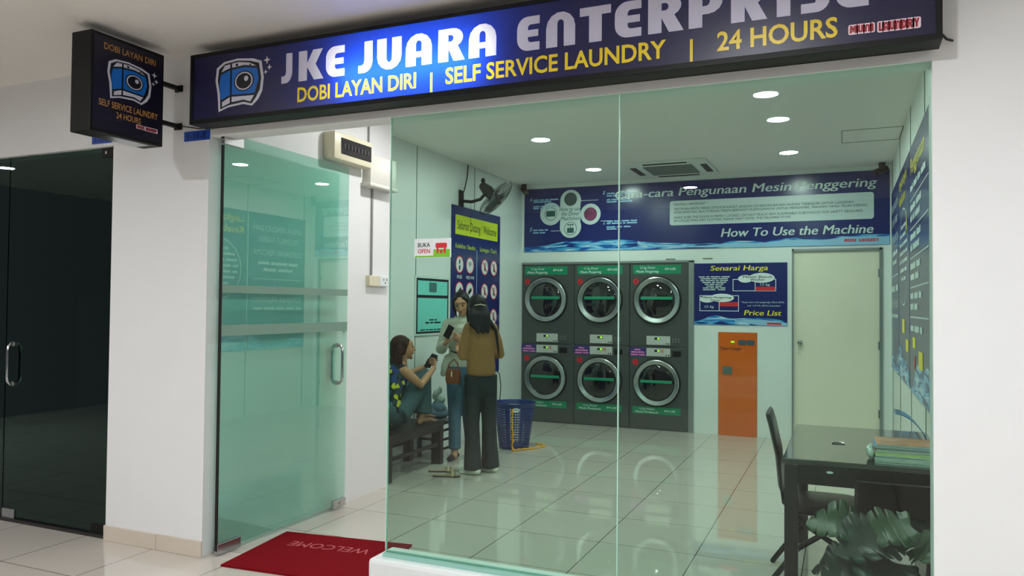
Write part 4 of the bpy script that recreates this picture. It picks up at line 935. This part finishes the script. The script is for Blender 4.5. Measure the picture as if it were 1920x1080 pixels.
t = root('laundry_basket', (-3.22, 7.52, 0), 'tall blue plastic laundry basket with holes beside the women', 'basket')
BC = Vector((-3.22, 7.52, 0)); n_ = 48; H = .475
def bp(a_, z, e=0): r_ = .155+.065*(z/H)+e; return BC+Vector((r_*math.cos(a_), r_*math.sin(a_), z))
b = MB()
for k in range(n_):
    a0 = 2*PI*k/n_; wd = .018 if k % 6 else .075
    b.rings([[bp(a0-wd, z, .0), bp(a0+wd, z, .0), bp(a0+wd, z, -.004), bp(a0-wd, z, -.004)] for z in (.01, .12, .24, .36, H)])
for j in range(17):
    z = .015+j*.0265; wd = .0045
    b.rings([[bp(2*PI*k/n_, z-wd, .001), bp(2*PI*k/n_, z+wd, .001), bp(2*PI*k/n_, z+wd, -.005), bp(2*PI*k/n_, z-wd, -.005)] for k in list(range(n_))+[0]], cap=False)
b.build('lattice_wall', BLUEP, t)
MB().lathe(BC, (0, 0, 1), [(.001, .004), (.157, .004), (.160, .03), (.150, .03), (.148, .012), (.001, .012)], 40).build('base', BLUEP, t, True)
b = MB(); rs = []
for k in range(61):
    a0 = 2*PI*k/60; rs.append([bp(a0, H-.035, .003), bp(a0, H, .012), bp(a0, H+.008, .016), bp(a0, H+.008, .004), bp(a0, H-.03, -.006)])
b.rings(rs, cap=False); b.build('rim', BLUEP, t, True)
for a0 in (-1.1, -2.6):
    b = MB(); pts = []
    for k in range(24):
        q_ = 2*PI*k/24; pts.append(bp(a0+.16*math.cos(q_), H-.055+.018*math.sin(q_), .006))
    b.chain(pts, .006, 8, close=True); b.build('handle_hole', PAPERW, t, True)
    MB().poly([bp(a0+.15*math.cos(2*PI*k/24), H-.055+.016*math.sin(2*PI*k/24), .005) for k in range(24)]).build('handle_gap', CLV, t)
o = MB(); A0 = -1.25
pts = [bp(A0, H-.06, .0), bp(A0, H-.05, .02), bp(A0-.02, .30, .014), bp(A0+.03, .15, .03), bp(A0, .03, .05), bp(A0+.05, .012, .07)]
pts += [Vector((-3.08, 7.40, .012)), Vector((-2.98, 7.52, .012)), Vector((-2.93, 7.68, .012)), Vector((-3.00, 7.78, .012)), Vector((-3.08, 7.76, .012))]
full = []
for i in range(len(pts)-1):
    for k in range(6): s_ = k/6; full.append(pts[i].lerp(pts[i+1], s_)+Vector((.005*math.sin(len(full)*1.6), .005*math.cos(len(full)*1.6), .002*math.sin(len(full)*2.1))))
o.chain(full, [.009+.003*math.sin(k*1.9) for k in range(len(full))], 8)
tag(o.build('rope', YROPE, None, True), 'yellow rope trailing from the blue basket onto the floor', 'rope')

# ================================================================== SANDALS
def sandal(c, d, label):
    c = Vector(c); d = Vector(d).normalized(); s_ = Vector((-d.y, d.x, 0)); t = root('sandal', c, label, 'sandal', 'pair of flat sandals on the floor')
    out = [(-.12, .0), (-.11, .025), (-.05, .03), (.03, .035), (.09, .038), (.12, .02), (.125, 0), (.12, -.02), (.09, -.036), (.03, -.032), (-.05, -.028), (-.11, -.024)]
    b = MB(); b.rings([[c+d*x+s_*y+Vector((0, 0, z)) for x, y in out] for z in (.001, .014)]); b.build('sole', mat('dark sandal sole', rgb(70, 60, 50), .6), t)
    b = MB(); b.rings([[c+d*x*.93+s_*y*.9+Vector((0, 0, z)) for x, y in out] for z in (.014, .017)]); b.build('insole', mat('tan insole', rgb(176, 150, 116), .6), t)
    for x0, x1 in ((.03, .06), (.07, .05)):
        MB().chain([c+d*x0+s_*.033+Vector((0, 0, .015)), c+d*(x0+.01)+s_*.018+Vector((0, 0, .045)), c+d*x1-s_*.012+Vector((0, 0, .048)), c+d*x1-s_*.033+Vector((0, 0, .015))], .007, 8, flat=.4).build('strap', mat('beige strap', rgb(196, 180, 140), .5), t, True)
sandal((-3.20, 5.97, 0), (.93, .36, 0), 'nearer flat sandal on the floor by the white shoe'); sandal((-3.33, 6.13, 0), (.90, .42, 0), 'farther flat sandal on the floor, closer to the bench')

# ================================================================== PEOPLE
def basis(f, tilt=0, lean=0):
    """f forward; returns forward, right(person's left is -r), up"""
    F = Vector((f[0], f[1], 0)).normalized(); F = (F*math.cos(tilt)+Vector((0, 0, math.sin(tilt)))).normalized()
    R_ = F.cross(Vector((0, 0, 1))).normalized(); U_ = R_.cross(F).normalized()
    if lean: q_ = Matrix.Rotation(lean, 3, F); R_ = q_ @ R_; U_ = q_ @ U_
    return F, R_, U_
def frm(F, R_, U_): return Matrix((R_, F, U_)).transposed()
def head(b, c, B, k=1.0):
    F, R_, U_ = B; M = frm(*B); c = Vector(c)
    def P(f, r_, u_): return c+(F*f+R_*r_+U_*u_)*k
    b.ell(P(-.012, 0, .028), (.073*k, .090*k, .080*k), M, 28, 18)
    b.ell(P(.022, 0, -.012), (.060*k, .064*k, .082*k), M, 24, 16)
    b.ell(P(.040, 0, -.066), (.036*k, .036*k, .030*k), M)       # jaw
    b.ell(P(.062, 0, -.088), (.018*k, .018*k, .015*k), M)       # chin
    b.ell(P(.036, .032, -.020), (.028*k, .034*k, .030*k), M); b.ell(P(.036, -.032, -.020), (.028*k, .034*k, .030*k), M)   # cheeks
    b.ell(P(.062, 0, .042), (.048*k, .024*k, .024*k), M)        # forehead
    b.chain([P(.082, 0, .018), P(.094, 0, -.006), P(.103, 0, -.024)], [.009*k, .010*k, .0125*k], 10)   # nose
    b.ell(P(.088, .010, -.028), (.009*k, .010*k, .007*k), M); b.ell(P(.088, -.010, -.028), (.009*k, .010*k, .007*k), M)
    b.ell(P(.078, 0, -.050), (.022*k, .012*k, .012*k), M)       # mouth mound
    for s_ in (-1, 1): b.ell(P(-.008, s_*.073, -.005), (.009*k, .018*k, .028*k), M)
    b.chain([P(-.018, 0, -.04), P(-.022, 0, -.10), P(-.030, 0, -.155)], [.050*k, .046*k, .052*k], 16)
    return P
def face(P, B, t, k=1.0):
    F, R_, U_ = B; M = frm(*B)
    for s_ in (-1, 1):
        e = MB(); e.ell(P(.0745, s_*.030, .008), (.013*k, .006*k, .0055*k), M, 12, 8); e.build('eye', EYE, t, True)
        e = MB(); e.chain([P(.066, s_*.046, .026), P(.076, s_*.032, .031), P(.082, s_*.016, .029)], .0025*k, 6); e.build('eyebrow', HAIRK, t, True)
    e = MB(); e.ell(P(.0845, 0, -.048), (.019*k, .006*k, .0045*k), M, 12, 8); e.ell(P(.083, 0, -.055), (.016*k, .006*k, .005*k), M, 12, 8); e.build('lips', LIP, t, True)
def hand(b, wr, d, nrm, side, curl=.5, k=1.0):
    """wr wrist, d finger direction, nrm back-of-hand normal, side = direction of thumb"""
    wr = Vector(wr); d = Vector(d).normalized(); nrm = Vector(nrm); nrm = (nrm-d*nrm.dot(d)).normalized(); s_ = Vector(side); s_ = (s_-d*s_.dot(d)-nrm*s_.dot(nrm)).normalized()
    M = Matrix((s_, d, nrm)).transposed()
    b.ell(wr+d*.045*k, (.038*k, .050*k, .015*k), M, 16, 10); b.ell(wr+d*.065*k, (.037*k, .030*k, .013*k), M, 16, 10)
    for i, (o_, L) in enumerate(((.028, .070), (.010, .078), (-.009, .073), (-.027, .058))):
        p = wr+d*.082*k+s_*o_*k; an = 0; pts = [wr+d*.06*k+s_*o_*k, p]
        for j, q_ in enumerate((.45, .30, .25)):
            an += curl*(.9, 1.0, .8)[j]+.05*i; p = p+(d*math.cos(an)-nrm*math.sin(an))*L*q_*k; pts.append(p)
        b.chain(pts, [.0095*k, .0092*k, .0085*k, .0078*k, .0066*k], 8)
    p = wr+d*.022*k+s_*.028*k
    b.chain([wr+d*.012*k+s_*.012*k, p, p+(d*.6+s_*.65-nrm*.35*curl)*.034*k, p+(d*.9+s_*.45-nrm*.8*curl)*.060*k], [.015*k, .013*k, .0105*k, .0085*k], 8)
def V(*a): return Vector(a)

# ---- woman in the brown jacket, seen from behind
B3 = basis((-.62, .78), -.25, 0); t = root('person', (-3.0, 6.22, 0), 'standing woman seen from behind in a tan jacket and wide dark trousers', 'person')
b = MB(); hp = head(b, (-3.035, 6.215, 1.478), B3, .98)
S3L, S3R = V(-3.080, 6.145, 1.300), V(-2.905, 6.265, 1.295)
b.chain([V(-2.985, 6.21, .88), V(-2.985, 6.205, 1.02), V(-2.985, 6.20, 1.18), V(-2.99, 6.205, 1.30)], [.090, .088, .100, .075], 20, flat=.72, fdir=(-.62, .78, 0))
b.chain([S3L, (S3L+S3R)/2+V(0, 0, .02), S3R], [.048, .06, .048], 14)
E3L, W3L = V(-3.115, 6.11, 1.06), V(-3.245, 6.29, 1.07); E3R, W3R = V(-2.872, 6.34, 1.07), V(-2.98, 6.48, 1.05)
b.chain([S3L, E3L, W3L], [.044, .036, .024], 12); b.chain([S3R, E3R, W3R], [.044, .036, .024], 12)
hand(b, W3L, (-.35, .60, .25), (-.2, -.3, 1) if 0 else (.2, -.4, -.9), (.6, .5, .2), .55); hand(b, W3R, (-.8, .35, -.1), (.3, .5, .6), (-.2, -.1, .9), .7)
K3 = [(V(-3.045, 6.175, .84), V(-3.050, 6.170, .45), V(-3.040, 6.165, .09)), (V(-2.935, 6.255, .84), V(-2.94, 6.29, .45), V(-2.945, 6.33, .09))]
for hip, kn, an in K3: b.chain([hip, kn, an, an+V(-.05, .02, -.05)], [.068, .050, .036, .033], 14)
body = bake(b, 'body', SKIN, t, .0065, 2)
face(hp, B3, t, .98)
b = MB()   # jacket
b.chain([V(-2.98, 6.20, .885), V(-2.98, 6.20, .93), V(-2.985, 6.20, 1.05), V(-2.985, 6.20, 1.18), V(-2.988, 6.203, 1.28), V(-3.0, 6.21, 1.335)], [.128, .132, .126, .130, .120, .066], 24, flat=.74, fdir=(-.62, .78, 0), capk=.12)
b.chain([S3L+V(.01, 0, .005), (S3L+S3R)/2+V(0, 0, .025), S3R+V(0, 0, .005)], [.052, .066, .052], 14)
b.chain([S3L, S3L*.5+E3L*.5+V(-.01, 0, .0), E3L+V(0, -.01, -.01), W3L.lerp(E3L, .25)], [.050, .050, .047, .036], 14); b.chain([S3R, S3R*.5+E3R*.5+V(.012, 0, 0), E3R+V(.008, 0, -.01), W3R.lerp(E3R, .2)], [.050, .050, .047, .036], 14)
b.chain([V(-3.035, 6.215, 1.335)+V(.06*math.cos(a_), .06*math.sin(a_), 0) for a_ in [2*PI*k/16 for k in range(16)]], .020, 8, close=True)
jk = bake(b, 'jacket', JACKET, t, .009, 3)
b = MB()
for hip, kn, an in K3: b.chain([hip+V(0, 0, .04), hip.lerp(kn, .5), kn, kn.lerp(an, .5), V(an.x+.005, an.y, .045)], [.082, .076, .066, .070, .084], 18, capk=.1)
b.chain([V(-2.99, 6.215, .90), V(-2.99, 6.215, .80)], [.118, .126], 20, flat=.72, fdir=(-.62, .78, 0))
bake(b, 'trousers', JEAND, t, .009, 3)
for hip, kn, an in K3:
    b = MB(); d = V(-.92, .28, 0).normalized(); c_ = V(an.x, an.y, .036); b.chain([c_-d*.055, c_+d*.03, c_+d*.165+V(0, 0, -.008)], [.036, .038, .030], 14, flat=.85, fdir=(0, 0, 1)); b.box(c_.x-.13, c_.y-.03, .001, c_.x+.05, c_.y+.05, .014)
    bake(b, 'shoe', mat('white sneaker', rgb(226, 226, 214), .5), t, .007, 2)
b = MB(); M = frm(*B3)
b.ell(hp(-.022, 0, .034), (.086, .098, .092), M, 24, 16); b.ell(hp(-.07, 0, -.03), (.068, .05, .09), M)
for k in range(9):
    a_ = (k-4)/4; b.chain([hp(-.06-.02*(1-a_*a_), a_*.06, 0), hp(-.095, a_*.07, -.09), hp(-.09, a_*.075+.0, -.17), hp(-.10, a_*.06+.01, -.215-.02*(k % 3))], [.028, .030, .026, .010], 8)
b.chain([hp(-.06, .06, -.08), V(-2.90, 6.21, 1.36), V(-2.845, 6.215, 1.28), V(-2.825, 6.22, 1.13), V(-2.82, 6.225, 1.05)], [.02, .020, .016, .011, .005], 8)
b.chain([hp(.02, -.075, .03), hp(.03, -.085, -.05), hp(.02, -.085, -.13)], [.016, .016, .010], 8)
bake(b, 'hair', HAIRK, t, .008, 1)
MB().chain([hp(-.125, -.045, -.005), hp(-.145, 0, -.0), hp(-.122, .05, -.005)], .006, 8).build('hair_clip', mat('silver clip', rgb(190, 180, 160), .3, metal=.6), t, True)
ph = root('phone', W3L+V(-.05, .09, .04), 'dark phone held by the woman in the tan jacket', 'phone')
pc = W3L+V(-.045, .085, .035); R_ = Matrix.Rotation(math.radians(-35), 3, 'X') @ Matrix.Rotation(.5, 3, 'Z')
MB().box(pc.x-.038, pc.y-.006, pc.z-.078, pc.x+.038, pc.y+.006, pc.z+.078, .005, rot=Matrix.Rotation(-1.0, 3, 'X') @ Matrix.Rotation(.4, 3, 'Y')).build('case', BLACK, ph)
MB().box(pc.x-.034, pc.y-.0075, pc.z-.072, pc.x+.034, pc.y-.005, pc.z+.072, 0, rot=Matrix.Rotation(-1.0, 3, 'X') @ Matrix.Rotation(.4, 3, 'Y'), piv=pc).build('screen', DKGLASS, ph)
bg_ = root('handbag', (-3.20, 6.10, .82), 'small brown leather handbag hanging at the front of the woman in the tan jacket', 'bag')
b = MB(); b.rings([[V(-3.205+x*s_, 6.09+y, z) for x, y in ((-.068, -.025), (.068, -.02), (.068, .03), (-.068, .025))] for s_, z in ((.85, .80), (1, .83), (1, .90), (.8, .935))]); bake(b, 'pouch', LEATHER, bg_, .008, 4)
MB().chain([V(-3.265, 6.09, .92), V(-3.25, 6.10, .98), V(-3.21, 6.12, 1.02), V(-3.17, 6.11, .98), V(-3.15, 6.09, .92)], .006, 8).build('handle', LEATHER, bg_, True)
MB().box(-3.210, 6.055, .865, -3.198, 6.064, .915, .002).build('buckle', mat('pale buckle', rgb(220, 200, 160), .3), bg_)
sb = root('belt_strap', (-2.80, 6.24, .66), 'dark strap dangling beside the tan jacket on the right', 'strap')
MB().chain([V(-2.83, 6.20, .93), V(-2.805, 6.21, .90), V(-2.795, 6.22, .80), V(-2.80, 6.22, .70), V(-2.805, 6.22, .655)], .008, 8, flat=.5).build('band', BLACKM, sb, True)

# ---- woman in the cream shirt
B2 = basis((.30, -.95), -.35, .12); t = root('person', (-3.47, 6.75, 0), 'standing dark-haired woman in a cream shirt and light blue jeans behind the tan jacket', 'person')
b = MB(); hp = head(b, (-3.450, 6.715, 1.515), B2, .98)
S2R, S2L = V(-3.60, 6.72, 1.310), V(-3.33, 6.80, 1.315)
b.chain([V(-3.46, 6.77, .86), V(-3.46, 6.77, 1.04), V(-3.46, 6.765, 1.19), V(-3.465, 6.76, 1.31)], [.125, .105, .120, .085], 20, flat=.72, fdir=(.3, -.95, 0))
b.chain([S2R, (S2R+S2L)/2+V(0, 0, .02), S2L], [.046, .058, .046], 14)
E2R, W2R = V(-3.64, 6.66, 1.075), V(-3.52, 6.53, 1.14); E2L, W2L = V(-3.30, 6.74, 1.075), V(-3.36, 6.58, 1.16)
b.chain([S2R, E2R, W2R], [.042, .035, .024], 12); b.chain([S2L, E2L, W2L], [.042, .035, .024], 12)
hand(b, W2R, (.35, -.05, .95), (-.5, -.8, .1), (.8, -.3, -.1), .5); hand(b, W2L, (-.65, -.1, .35), (.1, -.9, .3), (-.3, 0, .9), .6)
K2 = [(V(-3.525, 6.745, .84), V(-3.515, 6.72, .45), V(-3.50, 6.70, .08)), (V(-3.40, 6.79, .84), V(-3.405, 6.80, .45), V(-3.395, 6.86, .08))]
for hip, kn, an in K2: b.chain([hip, kn, an, an+V(.02, -.05, -.045)], [.082, .053, .036, .034], 14)
bake(b, 'body', SKIN, t, .0065, 2); face(hp, B2, t, .98)
b = MB()
b.chain([V(-3.46, 6.765, .90), V(-3.46, 6.765, 1.0), V(-3.46, 6.76, 1.18), V(-3.465, 6.755, 1.29), V(-3.465, 6.755, 1.335)], [.140, .130, .138, .124, .070], 22, flat=.72, fdir=(.3, -.95, 0), capk=.12)
b.chain([S2R, (S2R+S2L)/2+V(0, 0, .022), S2L], [.058, .07, .058], 14)
b.chain([S2R, S2R.lerp(E2R, .5), E2R+V(0, 0, -.01), W2R.lerp(E2R, .3)], [.062, .056, .056, .042], 14); b.chain([S2L, E2L+V(0, 0, -.01), W2L.lerp(E2L, .3)], [.062, .054, .040], 14)
b.chain([V(-3.575, 6.69, .98), V(-3.60, 6.67, .90), V(-3.615, 6.66, .83)], [.045, .042, .030], 10)
bake(b, 'shirt', SHIRT, t, .009, 3)
b = MB()
for hip, kn, an in K2: b.chain([hip+V(0, 0, .03), hip.lerp(kn, .5), kn, kn.lerp(an, .5), an+V(0, 0, .02)], [.095, .080, .064, .060, .060], 18, capk=.1)
b.chain([V(-3.46, 6.765, .90), V(-3.46, 6.765, .82)], [.135, .145], 20, flat=.74, fdir=(.3, -.95, 0)); bake(b, 'jeans', JEANL, t, .009, 3)
for hip, kn, an in K2:
    b = MB(); d = V(.10, -.98, 0).normalized(); c_ = V(an.x, an.y, .03); b.chain([c_-d*.05, c_+d*.04, c_+d*.135+V(0, 0, -.006)], [.032, .036, .028], 14, flat=.8, fdir=(0, 0, 1)); b.ell(c_+V(0, 0, .02), (.036, .04, .03)); bake(b, 'shoe', mat('black flat shoe', rgb(24, 22, 22), .4), t, .007, 2)
b = MB(); M = frm(*B2)
b.ell(hp(-.030, 0, .040), (.084, .090, .086), M, 24, 16); b.ell(hp(-.055, 0, -.02), (.078, .06, .085), M); b.ell(hp(-.07, 0, .10), (.035, .035, .03), M)
for s_ in (-1, 1):
    b.chain([hp(.045, s_*.040, .082), hp(.025, s_*.070, .05), hp(.0, s_*.083, -.01), hp(-.01, s_*.080, -.08), hp(-.02, s_*.075, -.14)], [.014, .018, .018, .014, .006], 8)
bake(b, 'hair', HAIRK, t, .007, 1)
ph = root('phone', (-3.46, 6.47, 1.20), 'phone held up by the woman in the cream shirt', 'phone')
MB().box(-3.50, 6.480, 1.185, -3.43, 6.490, 1.315, .004, rot=Matrix.Rotation(.5, 3, 'Y')).build('case', BLACK, ph)
MB().box(-3.497, 6.4905, 1.19, -3.433, 6.492, 1.31, 0, rot=Matrix.Rotation(.5, 3, 'Y')).build('screen', mat('phone screen', rgb(60, 70, 80), .2), ph)

# ---- woman sitting on the bench
B1 = basis((.62, .78), .10, 0); t = root('person', (-3.70, 5.95, .402), 'sitting barefoot woman with long brown hair and pale jeans, looking up from her phone', 'person')
b = MB(); hp = head(b, (-3.700, 6.050, 1.105), B1, 1.06)
SN1, SF1 = V(-3.585, 5.905, .905), V(-3.815, 6.03, .905)
PV = V(-3.71, 5.80, .535)
b.chain([PV, V(-3.71, 5.83, .70), V(-3.705, 5.90, .82), V(-3.702, 5.965, .92)], [.098, .100, .112, .085], 20, flat=.75, fdir=(.25, .95, 0))
b.chain([SN1, (SN1+SF1)/2+V(0, 0, .02), SF1], [.046, .058, .046], 14)
EN1, WN1 = V(-3.490, 6.010, .785), V(-3.510, 6.285, .915); EF1, WF1 = V(-3.81, 6.28, .84), V(-3.68, 6.44, .915)
b.chain([SN1, SN1.lerp(EN1, .5), EN1, EN1.lerp(WN1, .4), WN1], [.046, .042, .036, .034, .023], 14); b.chain([SF1, EF1, WF1], [.044, .034, .023], 12)
hand(b, WN1, (-.35, .8, .40), (.7, .2, -.35), (-.1, -.4, .9), .55); hand(b, WF1, (.15, .75, .5), (-.8, .3, .2), (.1, -.3, .9), .5)
LN = [V(-3.62, 5.86, .53), V(-3.565, 6.215, .840), V(-3.575, 6.165, .452)]; LF = [V(-3.775, 5.88, .53), V(-3.735, 6.44, .840), V(-3.735, 6.44, .462)]
for hip, kn, an in (LN, LF): b.chain([hip, kn, an], [.066, .052, .036], 14)
for an, d in ((LN[2], V(.16, .985, 0)), (LF[2], V(.10, .99, -.05))):
    d.normalize(); s_ = V(-d.y, d.x, 0); h_ = V(an.x, an.y, .434)
    b.ell(h_-d*.02, (.030, .034, .032)); b.chain([h_-d*.01+V(0, 0, .012), h_+d*.07+V(0, 0, .010), h_+d*.15], [.034, .034, .024], 14, flat=.75, fdir=(0, 0, 1))
    for i in range(5):
        o_ = (-.030+.0145*i); L = (.026, .036, .041, .043, .046)[i]*1.0; b.chain([h_+d*.14-s_*o_*1.0+V(0, 0, -.006), h_+d*(.155+L*.8)-s_*o_*1.1+V(0, 0, -.012)], [.0095, .0085 if i < 4 else .011], 8)
bake(b, 'body', SKIN, t, .0055, 2); face(hp, B1, t, 1.06)
def printmat():
    m = bpy.data.materials.new('patterned top cloth'); m.use_nodes = True; nt = m.node_tree; p = nt.nodes['Principled BSDF']; p.inputs['Roughness'].default_value = .8
    tc = nt.nodes.new('ShaderNodeTexCoord'); vo = nt.nodes.new('ShaderNodeTexVoronoi'); vo.inputs['Scale'].default_value = 26
    cr = nt.nodes.new('ShaderNodeValToRGB'); cr.color_ramp.interpolation = 'CONSTANT'; e = cr.color_ramp.elements; e[0].color = rgb(18, 22, 26); e[1].position = .45; e[1].color = rgb(28, 62, 120)
    q_ = e.new(.62); q_.color = rgb(190, 190, 40); q_ = e.new(.78); q_.color = rgb(40, 60, 60)
    nt.links.new(tc.outputs['Object'], vo.inputs['Vector']); sp = nt.nodes.new('ShaderNodeSeparateColor'); nt.links.new(vo.outputs['Color'], sp.inputs[0]); nt.links.new(sp.outputs[0], cr.inputs[0]); nt.links.new(cr.outputs[0], p.inputs['Base Color']); return m
b = MB(); b.chain([PV+V(0, -.01, .02), V(-3.71, 5.825, .70), V(-3.705, 5.895, .80), V(-3.703, 5.945, .875)], [.148, .130, .136, .120], 22, flat=.78, fdir=(.25, .95, 0))
for s_ in (SN1, SF1): b.chain([s_.lerp((SN1+SF1)/2, .35)+V(0, .0, -.04), s_.lerp((SN1+SF1)/2, .30)+V(0, -.01, .035)], [.045, .030], 10)
bake(b, 'sleeveless_top', printmat(), t, .009, 3)
b = MB()
for hip, kn, an in (LN, LF): b.chain([hip+V(0, -.02, .0), hip.lerp(kn, .5)+V(0, 0, -.01), kn, kn.lerp(an, .5), kn.lerp(an, .84)], [.108, .094, .080, .082, .096], 18, capk=.15)
b.chain([PV+V(0, -.02, .02), PV+V(0, .02, -.02)], [.150, .140], 18, flat=.85, fdir=(.25, .95, 0)); bake(b, 'jeans', JEAN, t, .009, 3)
b = MB(); M = frm(*B1)
b.ell(hp(-.026, 0, .036), (.084, .096, .088), M, 24, 16); b.ell(hp(-.075, 0, -.03), (.068, .05, .10), M)
for k in range(9):
    a_ = (k-4)/4; b.chain([hp(-.06, a_*.068, .01), hp(-.095+.02*abs(a_), a_*.080, -.10), hp(-.105+.03*abs(a_), a_*.085, -.20), hp(-.115+.04*abs(a_), a_*.08, -.31-.02*(k % 3))], [.030, .032, .030, .012], 8)
b.chain([hp(.03, .055, .07), hp(.0, .080, .04), hp(-.03, .082, -.03)], [.016, .020, .02], 8); b.chain([hp(.03, -.055, .07), hp(.0, -.080, .04), hp(-.03, -.082, -.03), hp(-.03, -.088, -.14), hp(-.03, -.08, -.24)], [.016, .020, .02, .018, .008], 8)
bake(b, 'hair', HAIRB, t, .008, 1)
ph = root('phone', (-3.62, 6.44, .97), 'dark phone held in both hands by the sitting woman', 'phone')
Rp = Matrix.Rotation(-.45, 3, 'Z') @ Matrix.Rotation(.55, 3, 'X')
pc = V(-3.615, 6.415, .972)
MB().box(pc.x-.037, pc.y-.005, pc.z-.075, pc.x+.037, pc.y+.005, pc.z+.075, .004, rot=Matrix.Rotation(-.6, 3, 'X') @ Matrix.Rotation(.3, 3, 'Y')).build('case', BLACK, ph)
print('objects', len(bpy.data.objects))
